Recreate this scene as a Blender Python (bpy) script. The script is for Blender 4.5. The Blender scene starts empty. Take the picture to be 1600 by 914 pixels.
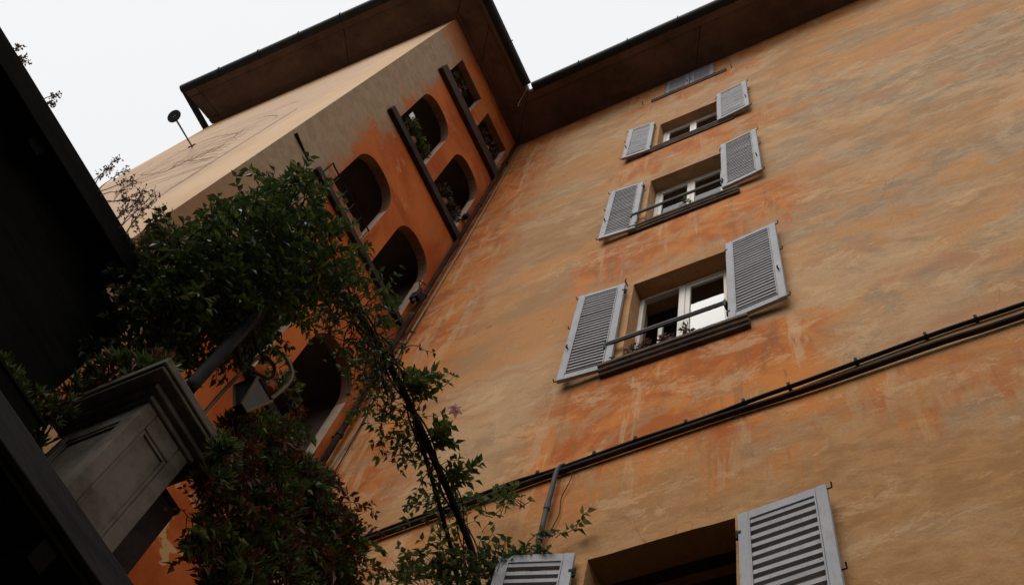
import bpy, math, random
from mathutils import Vector, Matrix, noise
from mathutils.geometry import tessellate_polygon
random.seed(7)
RND = random.uniform
rad = math.radians

# ------------------------------------------------------------------ camera
scene = bpy.context.scene
M = Matrix(((0.88784093, 0.42825876, 0.16832384), (0.33757182, -0.8547761, 0.39421197), (0.31270392, -0.29317613, -0.9034733)))
CAM = Vector((0, 0, 1.6)); F = 1656.976
cd = bpy.data.cameras.new('camera'); cam = bpy.data.objects.new('camera', cd)
scene.collection.objects.link(cam)
cam.matrix_world = Matrix.Translation(CAM) @ M.transposed().to_4x4()
cd.sensor_width = 36.0; cd.lens = F / 1600 * 36; cd.clip_start = 0.05; cd.clip_end = 2000
scene.camera = cam

# ------------------------------------------------------------------ sky, sun, exposure
SUN_DIR = Vector((-0.08, -0.74, 0.86)).normalized()
w = bpy.data.worlds.new('World'); scene.world = w; w.use_nodes = True
nt = w.node_tree; nt.nodes.clear()
sky = nt.nodes.new('ShaderNodeTexSky'); sky.sky_type = 'NISHITA'; sky.sun_disc = False
sky.sun_elevation = math.asin(SUN_DIR.z); sky.sun_rotation = math.atan2(SUN_DIR.x, SUN_DIR.y)
sky.dust_density = 6; sky.air_density = 1.0; sky.ozone_density = 1.0
hs = nt.nodes.new('ShaderNodeHueSaturation'); hs.inputs['Saturation'].default_value = 0.05
mixc = nt.nodes.new('ShaderNodeMix'); mixc.data_type = 'RGBA'; mixc.inputs[0].default_value = 0.85
mixc.inputs[7].default_value = (7.6, 7.65, 7.8, 1)          # the even white of the cloud cover
bg = nt.nodes.new('ShaderNodeBackground'); bg.inputs['Strength'].default_value = 0.111
wo = nt.nodes.new('ShaderNodeOutputWorld')
nt.links.new(sky.outputs[0], hs.inputs['Color']); nt.links.new(hs.outputs[0], mixc.inputs[6])
nt.links.new(mixc.outputs[2], bg.inputs['Color']); nt.links.new(bg.outputs[0], wo.inputs['Surface'])
sl = bpy.data.lights.new('sun', 'SUN'); sl.energy = 1.5; sl.angle = rad(40); sl.color = (1.0, 0.96, 0.90)
so = bpy.data.objects.new('sun', sl); scene.collection.objects.link(so)
so.rotation_euler = (-SUN_DIR).to_track_quat('-Z', 'Y').to_euler(); so.location = (-8, -20, 40)
scene.view_settings.view_transform = 'Standard'; scene.view_settings.look = 'None'
scene.view_settings.exposure = 0.22; scene.view_settings.gamma = 1.0
scene.view_settings.use_curve_mapping = False
scene.render.engine = 'CYCLES'; scene.cycles.max_bounces = 5; scene.cycles.diffuse_bounces = 3; scene.cycles.glossy_bounces = 2; scene.cycles.transparent_max_bounces = 6

# ------------------------------------------------------------------ helpers
COL = scene.collection
def at(x, y, ax, v):
    """the point of the plane (axis ax = v) that shows at photo pixel x, y"""
    d = M.transposed() @ Vector((x - 800, 457 - y, -F))
    return CAM + d * ((v - CAM[ax]) / d[ax])

class MB:
    def __init__(s): s.v = []; s.f = []; s.smooth = False
    def add(s, vs, fs):
        n = len(s.v); s.v += [tuple(p) for p in vs]; s.f += [tuple(i + n for i in f) for f in fs]; return s
    def box(s, x0, x1, y0, y1, z0, z1):
        return s.add([(x0,y0,z0),(x1,y0,z0),(x1,y1,z0),(x0,y1,z0),(x0,y0,z1),(x1,y0,z1),(x1,y1,z1),(x0,y1,z1)],
                     [(3,2,1,0),(4,5,6,7),(0,1,5,4),(1,2,6,5),(2,3,7,6),(3,0,4,7)])
    def prism(s, poly, d):
        """planar polygon (3D points) pushed along d; may be concave"""
        n = len(poly); d = Vector(d); a = [Vector(p) for p in poly]; b = [p + d for p in a]
        tr = tessellate_polygon([a])
        f = [tuple(t) for t in tr] + [tuple(i + n for i in reversed(t)) for t in tr]
        f += [(i, (i + 1) % n, (i + 1) % n + n, i + n) for i in range(n)]
        return s.add(a + b, f)
    def tube(s, pts, r, n=8, cap=True):
        pts = [Vector(p) for p in pts]; k = len(pts)
        rs = r if isinstance(r, (list, tuple)) else [r] * k
        ring = []; up = None
        for i, p in enumerate(pts):
            t = (pts[min(i + 1, k - 1)] - pts[max(i - 1, 0)])
            t = t.normalized() if t.length > 1e-9 else Vector((0, 0, 1))
            if up is None: up = t.orthogonal().normalized()
            else:
                up = up - t * up.dot(t); up = up.normalized() if up.length > 1e-6 else t.orthogonal().normalized()
            sd = t.cross(up)
            ring += [p + (up * math.cos(a) + sd * math.sin(a)) * rs[i] for a in [2 * math.pi * j / n for j in range(n)]]
        f = [(i * n + j, i * n + (j + 1) % n, (i + 1) * n + (j + 1) % n, (i + 1) * n + j) for i in range(k - 1) for j in range(n)]
        if cap: f += [tuple(range(n - 1, -1, -1)), tuple(range((k - 1) * n, k * n))]
        return s.add(ring, f)
    def lathe(s, prof, c, n=12):
        """prof: list of (r, z) about a vertical axis at c"""
        c = Vector(c); vs = []; k = len(prof)
        for r, z in prof: vs += [c + Vector((r * math.cos(2 * math.pi * j / n), r * math.sin(2 * math.pi * j / n), z)) for j in range(n)]
        f = [(i * n + j, i * n + (j + 1) % n, (i + 1) * n + (j + 1) % n, (i + 1) * n + j) for i in range(k - 1) for j in range(n)]
        return s.add(vs, f)
    def trim(s):
        used = sorted({i for f in s.f for i in f}); mp = {o: k for k, o in enumerate(used)}
        s.v = [s.v[i] for i in used]; s.f = [tuple(mp[i] for i in f) for f in s.f]; return s
    def mesh(s, name):
        m = bpy.data.meshes.new(name); m.from_pydata(s.v, [], s.f); m.update()
        if s.smooth: m.polygons.foreach_set('use_smooth', [True] * len(m.polygons))
        return m
    def build(s, name, mat, parent=None, bevel=0, fix=False):
        m = s.mesh(name); m.materials.append(mat)
        if fix:
            import bmesh
            b = bmesh.new(); b.from_mesh(m); bmesh.ops.recalc_face_normals(b, faces=b.faces); b.to_mesh(m); b.free()
        return place(name, m, parent, bevel=bevel)

def wmat(o):
    mm = Matrix.LocRotScale(o.location, o.rotation_euler, o.scale)
    return wmat(o.parent) @ o.matrix_parent_inverse @ mm if o.parent else mm
def place(name, mesh, parent=None, loc=(0, 0, 0), rot=(0, 0, 0), local=False, bevel=0):
    o = bpy.data.objects.new(name, mesh); COL.objects.link(o)
    o.location = loc; o.rotation_euler = rot
    if parent:
        o.parent = parent
        if not local: o.matrix_parent_inverse = wmat(parent).inverted()
    if bevel:
        b = o.modifiers.new('bevel', 'BEVEL'); b.width = bevel; b.segments = 2; b.limit_method = 'ANGLE'
    return o
def tag(o, label=None, cat=None, group=None, kind=None):
    if label: o['label'] = label
    if cat: o['category'] = cat
    if group: o['group'] = group
    if kind: o['kind'] = kind
    return o
def thing(name, label, cat, loc, group=None):
    o = bpy.data.objects.new(name, None); COL.objects.link(o); o.location = loc; o.empty_display_size = 0.2
    return tag(o, label, cat, group)

# ------------------------------------------------------------------ materials
class NT:
    def __init__(s, name):
        s.m = bpy.data.materials.new(name); s.m.use_nodes = True; s.t = s.m.node_tree; s.n = s.t.nodes; s.l = s.t.links
        s.b = s.n['Principled BSDF']
        s.pos = s.n.new('ShaderNodeNewGeometry').outputs['Position']
    def put(s, sock, v):
        if hasattr(v, 'default_value') and hasattr(v, 'node'): s.l.new(v, sock)
        elif isinstance(v, tuple) and len(v) == 3 and sock.type == 'RGBA': sock.default_value = (*v, 1)
        else: sock.default_value = v
    def math(s, op, a, b=0.0, c=0.0):
        n = s.n.new('ShaderNodeMath'); n.operation = op
        for i, v in enumerate((a, b, c)): s.put(n.inputs[i], v)
        return n.outputs[0]
    def add(s, a, b): return s.math('ADD', a, b)
    def mul(s, a, b): return s.math('MULTIPLY', a, b)
    def step(s, v, lo, hi, a=0.0, b=1.0):
        n = s.n.new('ShaderNodeMapRange'); n.interpolation_type = 'SMOOTHSTEP'
        for i, q in enumerate((v, lo, hi, a, b)): s.put(n.inputs[i], q)
        return n.outputs[0]
    def noise(s, scale, stretch=(1, 1, 1), detail=6, rough=0.55, dist=0.0, rot=0.0, vec=None):
        mp = s.n.new('ShaderNodeMapping'); mp.inputs['Scale'].default_value = stretch; mp.inputs['Rotation'].default_value = (0, rot, 0)
        s.l.new(vec or s.pos, mp.inputs['Vector'])
        n = s.n.new('ShaderNodeTexNoise'); s.l.new(mp.outputs[0], n.inputs['Vector'])
        n.inputs['Scale'].default_value = scale; n.inputs['Detail'].default_value = detail
        n.inputs['Roughness'].default_value = rough; n.inputs['Distortion'].default_value = dist
        return n.outputs[0]
    def voro(s, scale, feature='DISTANCE_TO_EDGE', warp=0.0, stretch=(1, 1, 1)):
        mp = s.n.new('ShaderNodeMapping'); mp.inputs['Scale'].default_value = stretch; s.l.new(s.pos, mp.inputs['Vector'])
        v = mp.outputs[0]
        if warp:
            nz = s.n.new('ShaderNodeTexNoise'); nz.inputs['Scale'].default_value = 1.7; nz.inputs['Detail'].default_value = 3
            s.l.new(s.pos, nz.inputs['Vector'])
            va = s.n.new('ShaderNodeVectorMath'); va.operation = 'MULTIPLY_ADD'; s.l.new(nz.outputs['Color'], va.inputs[0])
            va.inputs[1].default_value = (warp,) * 3; s.l.new(v, va.inputs[2]); v = va.outputs[0]
        n = s.n.new('ShaderNodeTexVoronoi'); n.feature = feature; n.inputs['Scale'].default_value = scale; s.l.new(v, n.inputs['Vector'])
        return n.outputs[0]
    def xyz(s):
        n = s.n.new('ShaderNodeSeparateXYZ'); s.l.new(s.pos, n.inputs[0]); return n.outputs
    def mix(s, f, a, b, mode='MIX'):
        n = s.n.new('ShaderNodeMix'); n.data_type = 'RGBA'; n.blend_type = mode
        s.put(n.inputs[0], f); s.put(n.inputs[6], a); s.put(n.inputs[7], b); return n.outputs[2]
    def bump(s, h, strength=0.3, dist=0.02):
        n = s.n.new('ShaderNodeBump'); n.inputs['Strength'].default_value = strength; n.inputs['Distance'].default_value = dist
        s.l.new(h, n.inputs['Height']); s.l.new(n.outputs[0], s.b.inputs['Normal'])
    def out(s, col, rough=0.9, spec=0.2, metal=0.0):
        s.put(s.b.inputs['Base Color'], col); s.put(s.b.inputs['Roughness'], rough)
        s.b.inputs['Specular IOR Level'].default_value = spec; s.b.inputs['Metallic'].default_value = metal
        return s.m

def mat_simple(name, col, rough=0.7, var=0.3, scale=9.0, spec=0.3, metal=0.0, bump=0.15, bscale=40.0, stretch=(1, 1, 1), dark=None):
    t = NT(name)
    a = t.noise(scale, stretch, 6, 0.6); b = t.noise(scale * 6, stretch, 4)
    d = dark or tuple(c * (1 - var) for c in col); u = tuple(min(1, c * (1 + var * 0.5)) for c in col)
    c = t.mix(t.step(t.add(t.mul(a, 0.7), t.mul(b, 0.3)), 0.35, 0.65), d, u)
    if bump: t.bump(t.noise(bscale, stretch, 4), bump, 0.006)
    return t.out(c, rough, spec, metal)

def mat_ochre():
    t = NT('ochre_stucco'); x, y, z = t.xyz()
    def chan(sock):
        n = t.n.new('ShaderNodeSeparateColor'); t.l.new(sock.node.outputs['Color'], n.inputs[0]); return n.outputs
    big = chan(t.noise(0.38, (0.8, 1, 1.25), 6, 0.62, 0.7, 0.08))
    st_ = chan(t.noise(1.0, (0.72, 1, 1.25), 6, 0.66, 0.6, 0.12))
    fin = chan(t.noise(4.2, (0.70, 1, 1.3), 6, 0.72, 0.4, 0.12))
    iso = chan(t.noise(1.45, (1, 1, 1), 7, 0.68, 0.6))
    drp = chan(t.noise(2.1, (2.2, 1, 0.26), 6, 0.70, 0.2))
    grit = t.noise(42, (1, 1, 1), 3, 0.65)
    # tan limewash, brushed on in level strokes
    m = t.add(t.mul(big[0], 0.36), t.add(t.mul(st_[0], 0.36), t.mul(fin[0], 0.28)))
    c = t.mix(t.step(m, 0.43, 0.57), (0.330, 0.182, 0.084), (0.455, 0.283, 0.150))
    c = t.mix(t.mul(t.step(t.add(t.mul(big[1], 0.65), t.mul(st_[1], 0.35)), 0.48, 0.58), 0.75), c, (0.460, 0.215, 0.076))
    gx = t.step(x, -3.0, 0.8, 0.30, 0.90)
    c = t.mix(t.mul(t.step(t.add(t.mul(big[2], 0.6), t.mul(iso[2], 0.4)), 0.48, 0.57), gx), c, t.mix(t.step(fin[1], 0.42, 0.58), (0.265, 0.185, 0.115), (0.370, 0.270, 0.170)))
    c = t.mix(t.mul(t.step(t.add(t.mul(st_[2], 0.6), t.mul(iso[1], 0.4)), 0.53, 0.59), 0.45), c, (0.360, 0.175, 0.100))
    # warmer, browner coat on the lowest storey
    c = t.mix(t.mul(t.step(t.add(z, t.mul(t.add(iso[0], -0.5), 3.0)), 10.2, 8.2), t.step(iso[1], 0.40, 0.60, 0.35, 0.85)), c, t.mix(t.step(fin[2], 0.40, 0.60), (0.305, 0.148, 0.052), (0.415, 0.212, 0.080)))
    # old orange coat: along the inner corner, under the eave, under each sill
    sn = t.add(t.add(t.mul(st_[0], 0.5), t.mul(iso[0], 0.5)), -0.5)
    om = t.mul(t.step(t.add(x, t.mul(sn, 3.0)), -4.35, -5.25), 1.0)
    om = t.math('MAXIMUM', om, t.mul(t.step(t.add(z, t.mul(sn, 3.5)), 22.0, 22.9), 0.85))
    xm = t.mul(t.step(t.add(x, t.mul(sn, 3.0)), -3.6, -2.9), t.step(t.add(x, t.mul(sn, 3.0)), -0.2, -0.9))
    zw = t.mul(t.add(t.add(t.mul(drp[0], 0.7), t.mul(iso[0], 0.3)), -0.5), 5.0)
    for zs, hh, a in ((10.45, 2.5, 1.0), (14.40, 2.0, 0.9), (18.10, 1.3, 0.75), (21.9, 0.9, 0.75)):
        zm = t.mul(t.step(z, zs + 0.10, zs - 0.03), t.step(t.add(z, zw), zs - hh, zs - hh * 0.45))
        om = t.math('MAXIMUM', om, t.mul(t.mul(xm, zm), a))
    zc = t.mul(t.step(z, 9.0, 8.95), t.step(t.add(z, zw), 7.9, 8.7))          # and weeping from the cable line
    om = t.math('MAXIMUM', om, t.mul(zc, t.step(big[1], 0.42, 0.55, 0.15, 0.7)))
    om = t.mul(om, t.step(t.add(t.mul(iso[0], 0.6), t.mul(fin[0], 0.4)), 0.42, 0.49, 0.30, 1.0))
    c = t.mix(om, c, t.mix(t.step(iso[1], 0.40, 0.60), (0.375, 0.098, 0.020), (0.530, 0.185, 0.043)))
    # drips of rust and lime
    c = t.mix(t.mul(t.mul(t.step(drp[1], 0.55, 0.62), t.add(t.mul(om, 0.8), 0.10)), 0.6), c, (0.225, 0.100, 0.045))
    c = t.mix(t.mul(t.mul(t.step(drp[2], 0.56, 0.62), t.add(t.mul(om, 0.8), 0.05)), 0.6), c, (0.520, 0.375, 0.225))
    # flaked and scuffed places with the paler undercoat
    fl = t.noise(2.2, (0.75, 1, 1.25), 7, 0.80, 0.5, 0.12)
    flake = t.mul(t.step(fl, 0.535, 0.590), t.step(t.add(t.mul(big[0], 0.5), t.mul(iso[2], 0.5)), 0.44, 0.54))
    c = t.mix(t.mul(flake, 0.48), c, (0.570, 0.370, 0.200))
    dirt = t.step(t.add(t.mul(iso[2], 0.5), t.mul(fin[1], 0.5)), 0.54, 0.62)
    c = t.mix(t.mul(dirt, 0.40), c, (0.215, 0.125, 0.065))
    crack = t.mul(t.step(t.voro(0.5, warp=0.9), 0.0030, 0.001), t.step(big[1], 0.53, 0.56))
    c = t.mix(t.mul(crack, 0.45), c, (0.14, 0.075, 0.035))
    c = t.mix(t.step(grit, 0.42, 0.62, 0.0, 0.20), c, (0.21, 0.12, 0.06))
    h = t.add(t.mul(fin[0], 0.8), t.mul(grit, 0.22))
    t.bump(h, 0.34, 0.03)
    return t.out(c, 0.92, 0.12)

def mat_orange():
    t = NT('orange_stucco'); x, y, z = t.xyz()
    big = t.noise(0.9, (1, 1, 1), 7, 0.6, 0.6); fine = t.noise(6.0, (1, 1, 1), 8, 0.66, 0.4); grit = t.noise(60)
    c = t.mix(t.step(big, 0.35, 0.65), (0.330, 0.066, 0.013), (0.470, 0.130, 0.030))
    # beige wash on the outer pier, reaching down between the upper arches
    edge = t.add(y, t.add(t.mul(t.add(big, -0.5), 2.2), t.mul(t.add(fine, -0.5), 1.1)))
    up = t.mul(t.step(z, 12.5, 21.0), 0.28)
    be = t.mul(t.step(t.math('SUBTRACT', edge, up), 1.80, 1.45), t.step(t.add(z, t.mul(big, 2.0)), 23.6, 22.4, 0.25, 1.0))
    c = t.mix(t.mul(be, 0.95), c, t.mix(t.step(fine, 0.35, 0.65), (0.285, 0.205, 0.128), (0.35, 0.265, 0.175)))
    c = t.mix(t.mul(t.step(z, 13.0, 11.0), t.mul(be, 0.7)), c, (0.28, 0.135, 0.06))
    flake = t.mul(t.step(t.noise(5.0, (1, 1, 1), 9, 0.72), 0.57, 0.61), t.step(t.noise(1.1, (1, 1, 1), 4), 0.52, 0.62))
    c = t.mix(t.mul(flake, 0.55), c, (0.50, 0.28, 0.13))
    low = t.mul(t.step(z, 9.0, 8.4), t.step(t.noise(3.5, (1, 1, 1), 4, 0.5, 0.5), 0.58, 0.60))
    c = t.mix(low, c, (0.52, 0.32, 0.15))
    moss = t.mul(t.step(t.noise(1.6, (1, 2.5, 0.5), 6), 0.60, 0.72), 0.5)
    c = t.mix(moss, c, (0.22, 0.16, 0.085))
    t.bump(t.add(t.mul(fine, 0.5), t.mul(grit, 0.1)), 0.4, 0.025)
    return t.out(c, 0.92, 0.12)

def mat_cream():
    t = NT('painted_plaster'); x, y, z = t.xyz()
    a = t.noise(0.5, (1, 1, 0.6), 7, 0.6, 0.5); f = t.noise(5, (0.6, 1, 0.9), 8, 0.66); g = t.noise(60)
    c = t.mix(t.step(t.add(t.mul(a, 0.7), t.mul(f, 0.3)), 0.36, 0.64), (0.545, 0.355, 0.205), (0.625, 0.440, 0.275))
    # the pinker ground the dial is painted on
    fld = t.mul(t.step(x, -6.83, -6.85), t.step(x, -11.62, -11.6))
    fld = t.mul(fld, t.mul(t.step(z, 21.42, 21.4), t.step(z, 9.4, 9.42)))
    c = t.mix(t.mul(fld, 0.75), c, t.mix(t.step(f, 0.3, 0.7), (0.49, 0.335, 0.235), (0.565, 0.405, 0.295)))
    c = t.mix(t.mul(t.step(z, 22.6, 23.05), 0.8), c, (0.45, 0.16, 0.05))
    c = t.mix(t.mul(t.step(t.noise(2.4, (2, 1, 0.2), 5), 0.6, 0.75), 0.25), c, (0.40, 0.25, 0.13))
    t.bump(t.add(t.mul(f, 0.5), t.mul(g, 0.1)), 0.25, 0.02)
    return t.out(c, 0.92, 0.12)

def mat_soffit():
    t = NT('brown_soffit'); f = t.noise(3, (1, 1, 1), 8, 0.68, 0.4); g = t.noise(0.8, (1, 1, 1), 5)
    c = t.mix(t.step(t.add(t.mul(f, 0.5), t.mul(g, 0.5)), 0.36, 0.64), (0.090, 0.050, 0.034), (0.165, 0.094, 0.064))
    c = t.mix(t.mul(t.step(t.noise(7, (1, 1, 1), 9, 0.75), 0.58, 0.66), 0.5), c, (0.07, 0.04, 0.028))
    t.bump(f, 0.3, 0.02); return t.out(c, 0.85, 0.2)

def mat_shutter():
    t = NT('grey_shutter_paint'); a = t.noise(3, (1, 1, 1), 6); f = t.noise(22, (3, 3, 0.5), 8, 0.7)
    c = t.mix(t.step(a, 0.35, 0.65), (0.292, 0.286, 0.306), (0.352, 0.345, 0.362))
    c = t.mix(t.mul(t.step(f, 0.56, 0.66), 0.65), c, (0.17, 0.155, 0.15))
    c = t.mix(t.mul(t.step(t.noise(6, (1, 1, 0.5), 7, 0.7), 0.52, 0.66), 0.5), c, (0.235, 0.205, 0.185))
    oi = t.n.new('ShaderNodeObjectInfo').outputs['Random']
    c = t.mix(t.mul(oi, 0.30), c, (0.215, 0.205, 0.215))
    t.bump(f, 0.25, 0.004); return t.out(c, 0.68, 0.25)

def mat_leaf(name, a, b, c2, rough=0.42, tr=0.25):
    t = NT(name)
    oi = t.n.new('ShaderNodeNewGeometry').outputs['Random Per Island']
    r = t.n.new('ShaderNodeValToRGB'); r.color_ramp.elements[0].color = (*a, 1); r.color_ramp.elements[1].color = (*c2, 1)
    e = r.color_ramp.elements.new(0.55); e.color = (*b, 1); t.l.new(oi, r.inputs[0])
    t.out(r.outputs[0], rough, 0.5)
    ts = t.n.new('ShaderNodeBsdfTranslucent'); t.l.new(r.outputs[0], ts.inputs[0])
    mx = t.n.new('ShaderNodeMixShader'); mx.inputs[0].default_value = tr
    t.l.new(t.b.outputs[0], mx.inputs[1]); t.l.new(ts.outputs[0], mx.inputs[2])
    t.l.new(mx.outputs[0], t.n['Material Output'].inputs['Surface']); return t.m

def mat_glass():
    t = NT('window_glass')
    gl = t.n.new('ShaderNodeBsdfGlossy'); gl.inputs['Roughness'].default_value = 0.03; gl.inputs['Color'].default_value = (1, 1, 1, 1)
    tr = t.n.new('ShaderNodeBsdfTransparent'); tr.inputs['Color'].default_value = (0.80, 0.84, 0.82, 1)
    fr = t.n.new('ShaderNodeFresnel'); fr.inputs['IOR'].default_value = 1.5
    mx = t.n.new('ShaderNodeMixShader')
    t.l.new(fr.outputs[0], mx.inputs[0]); t.l.new(tr.outputs[0], mx.inputs[1]); t.l.new(gl.outputs[0], mx.inputs[2])
    t.l.new(mx.outputs[0], t.n['Material Output'].inputs['Surface']); return t.m

OCHRE, ORANGE, CREAM, SOFFIT, SHUT, GLASS = mat_ochre(), mat_orange(), mat_cream(), mat_soffit(), mat_shutter(), mat_glass()
REVEAL = mat_simple('lit_reveal_plaster', (0.46, 0.335, 0.25), 0.9, 0.25, 4, 0.1)  # paler copy of the reveal plaster, light on the jambs put into it
HEADM = mat_simple('shaded_head_plaster', (0.20, 0.105, 0.060), 0.9, 0.3, 4, 0.1)  # same plaster darkened, shade under the arch put into the colour
HALL = mat_simple('loggia_plaster', (0.20, 0.155, 0.125), 0.9, 0.3, 2, 0.1)
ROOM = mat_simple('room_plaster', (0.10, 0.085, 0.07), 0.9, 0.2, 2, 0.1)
DARKMETAL = mat_simple('dark_metal', (0.020, 0.019, 0.019), 0.6, 0.4, 6, 0.25, 0.0)
IRON = mat_simple('black_iron', (0.016, 0.014, 0.013), 0.8, 0.4, 12, 0.15)
STONE = mat_simple('weathered_sill_stone', (0.085, 0.058, 0.040), 0.85, 0.5, 7, 0.2, bump=0.4)
SLABM = mat_simple('dark_slab', (0.030, 0.021, 0.016), 0.85, 0.5, 5, 0.2, bump=0.4)
WOOD = mat_simple('old_brown_wood', (0.050, 0.024, 0.014), 0.85, 0.6, 6, 0.2, bump=0.5, stretch=(6, 0.6, 6))
PIER = mat_simple('shade_dark_pier_stone', (0.135, 0.115, 0.090), 0.88, 0.45, 2.5, 0.15, bump=0.35)  # stone colour lowered to hold the shade the pier stands in
CABLE = mat_simple('black_cable', (0.016, 0.014, 0.013), 0.85, 0.4, 5, 0.12)
CABLE2 = mat_simple('brown_cable', (0.034, 0.022, 0.016), 0.85, 0.5, 5, 0.12)
PIPE = mat_simple('grey_conduit', (0.040, 0.040, 0.042), 0.75, 0.25, 6, 0.4)
RPIPE = mat_simple('rusty_drainpipe', (0.034, 0.015, 0.010), 0.9, 0.6, 5, 0.08)
FRAME = mat_simple('cream_window_paint', (0.58, 0.54, 0.47), 0.55, 0.12, 6, 0.35, bump=0.05)
CURTAIN = mat_simple('white_curtain', (0.50, 0.51, 0.50), 0.9, 0.1, 6, 0.1, bump=0.1)
TIMBER = mat_simple('shade_black_timber', (0.009, 0.008, 0.007), 0.9, 0.4, 4, 0.05, bump=0.4, stretch=(5, 0.5, 5))  # near-black base colour holds the deep shade of the left house
TIMBERE = mat_simple('dark_board_edge', (0.026, 0.025, 0.026), 0.8, 0.4, 4, 0.2, bump=0.3, stretch=(5, 0.5, 5))
BARK = mat_simple('vine_bark', (0.040, 0.028, 0.020), 0.85, 0.4, 20, 0.15)
DRY = mat_simple('dry_stem', (0.20, 0.11, 0.055), 0.85, 0.4, 20, 0.1)
BEIGE = mat_simple('beige_tube', (0.20, 0.145, 0.075), 0.5, 0.2, 9, 0.4)
LGLASS = mat_simple('dusty_lantern_glass', (0.065, 0.070, 0.062), 0.4, 0.3, 9, 0.5)
REDP = mat_simple('red_plastic', (0.20, 0.035, 0.035), 0.5, 0.3, 9, 0.4)
WHITE = mat_simple('white_card', (0.75, 0.76, 0.78), 0.6, 0.08, 9, 0.3, bump=0)
TERRA = mat_simple('terracotta', (0.28, 0.10, 0.05), 0.85, 0.3, 9, 0.2)
PAINTLINE = mat_simple('dial_paint', (0.30, 0.175, 0.115), 0.9, 0.35, 6, 0.1, bump=0)
ROOFM = mat_simple('roof_tile', (0.20, 0.085, 0.05), 0.85, 0.4, 3, 0.2, bump=0.5)
COBBLE = mat_simple('courtyard_paving', (0.10, 0.09, 0.08), 0.85, 0.4, 3, 0.2, bump=0.6, bscale=9)
DRAB = mat_simple('plain_backs', (0.22, 0.15, 0.09), 0.9, 0.3, 1.0, 0.1)
LEAF = mat_leaf('jasmine_leaf', (0.020, 0.040, 0.010), (0.042, 0.075, 0.016), (0.105, 0.130, 0.026), 0.36)
IVYL = mat_leaf('ivy_leaf', (0.030, 0.055, 0.014), (0.055, 0.095, 0.022), (0.16, 0.18, 0.06))
SUCC = mat_leaf('succulent_leaf', (0.050, 0.080, 0.018), (0.095, 0.140, 0.028), (0.150, 0.180, 0.040), 0.5, 0.2)
REDL = mat_leaf('red_leaf', (0.075, 0.020, 0.012), (0.130, 0.038, 0.016), (0.21, 0.075, 0.025), 0.6, 0.15)
DRYL = mat_leaf('dry_flower', (0.16, 0.085, 0.05), (0.24, 0.14, 0.08), (0.12, 0.10, 0.05), 0.8, 0.2)
PINK = mat_leaf('pink_petal', (0.70, 0.36, 0.36), (0.78, 0.48, 0.46), (0.80, 0.55, 0.5), 0.7, 0.3)
DIMG = mat_leaf('dim_leaf', (0.030, 0.032, 0.014), (0.050, 0.055, 0.020), (0.085, 0.075, 0.030), 0.6, 0.2)

# ------------------------------------------------------------------ ground
ZS = 23.2                       # height of the soffits
g = MB().add([(-600, -600, 0), (600, -600, 0), (600, 600, 0), (-600, 600, 0)], [(0, 1, 2, 3)]).build('ground', COBBLE); tag(g, kind='structure')

def wall_holes(outer, holes, to3, depth, front_mat, rev_mat, name, parent):
    """wall sheet with openings: front face plus the reveals, depth pushed by vector"""
    loops = [[Vector((a, b, 0)) for a, b in L] for L in [outer] + holes]
    flat = [p for L in loops for p in L]
    tri = tessellate_polygon(loops); d = Vector(depth)
    m = MB(); m.add([to3(p.x, p.y) for p in flat], [tuple(t) for t in tri])
    o = m.build(name, front_mat, parent, fix=True)
    return o
def reveal(hole, to3, depth, mat, parent, skip=()):
    d = Vector(depth); n = len(hole); m = MB()
    a = [Vector(to3(*p)) for p in hole]
    m.add(a + [p + d for p in a], [(i, (i + 1) % n, (i + 1) % n + n, i + n) for i in range(n) if i not in skip])
    return m.trim().build('reveal', mat, parent)

# ------------------------------------------------------------------ the ochre building
AX0, AX1, AY = -5.9, 9.0, 4.0
bA = thing('apartment_building', 'weathered ochre stucco building with grey louvred shutters beside its windows', 'building', (1.5, 4.0, 0))
# window openings: x0, x1, sill top, lintel
OX0, OX1 = -2.48, -1.40
WINS = [dict(zb=10.62, zt=12.62, st=12.82, sb=10.80), dict(zb=14.54, zt=16.50, st=16.80, sb=14.80),
        dict(zb=18.24, zt=19.76, st=20.22, sb=18.45), dict(zb=5.45, zt=7.66, st=7.74, sb=5.60)]
W0 = (-2.50, -1.48, 21.96, 23.14)
def wob(a, b, n=7, amp=0.006):
    """a slightly uneven plaster edge from a to b"""
    return [(a[0] + (b[0] - a[0]) * i / n + (RND(-amp, amp) if 0 < i else 0), a[1] + (b[1] - a[1]) * i / n + (RND(-amp, amp) if 0 < i else 0)) for i in range(n)]
holes = []
for q in WINS:
    c = [(OX0, q['zb']), (OX1, q['zb']), (OX1, q['zt']), (OX0, q['zt'])]
    q['hole'] = sum([wob(c[i], c[(i + 1) % 4]) for i in range(4)], []); holes.append(q['hole'])
h0 = [(W0[0], W0[2]), (W0[1], W0[2]), (W0[1], W0[3]), (W0[0], W0[3])]; holes.append(h0)
toA = lambda a, b: (a, AY, b)
wall_holes([(AX0, 0), (AX1, 0), (AX1, ZS), (AX0, ZS)], holes, toA, (0, 0.3, 0), OCHRE, REVEAL, 'wall', bA)
for hh in holes: reveal(hh, toA, (0, 0.42, 0), OCHRE, bA)
MB().box(AX1 - 0.3, AX1, AY + 0.005, 10, 0, ZS).build('side_wall', DRAB, bA)
MB().box(AX0, AX1 - 0.31, 9.7, 10, 0, ZS).build('back_wall', DRAB, bA)

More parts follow.
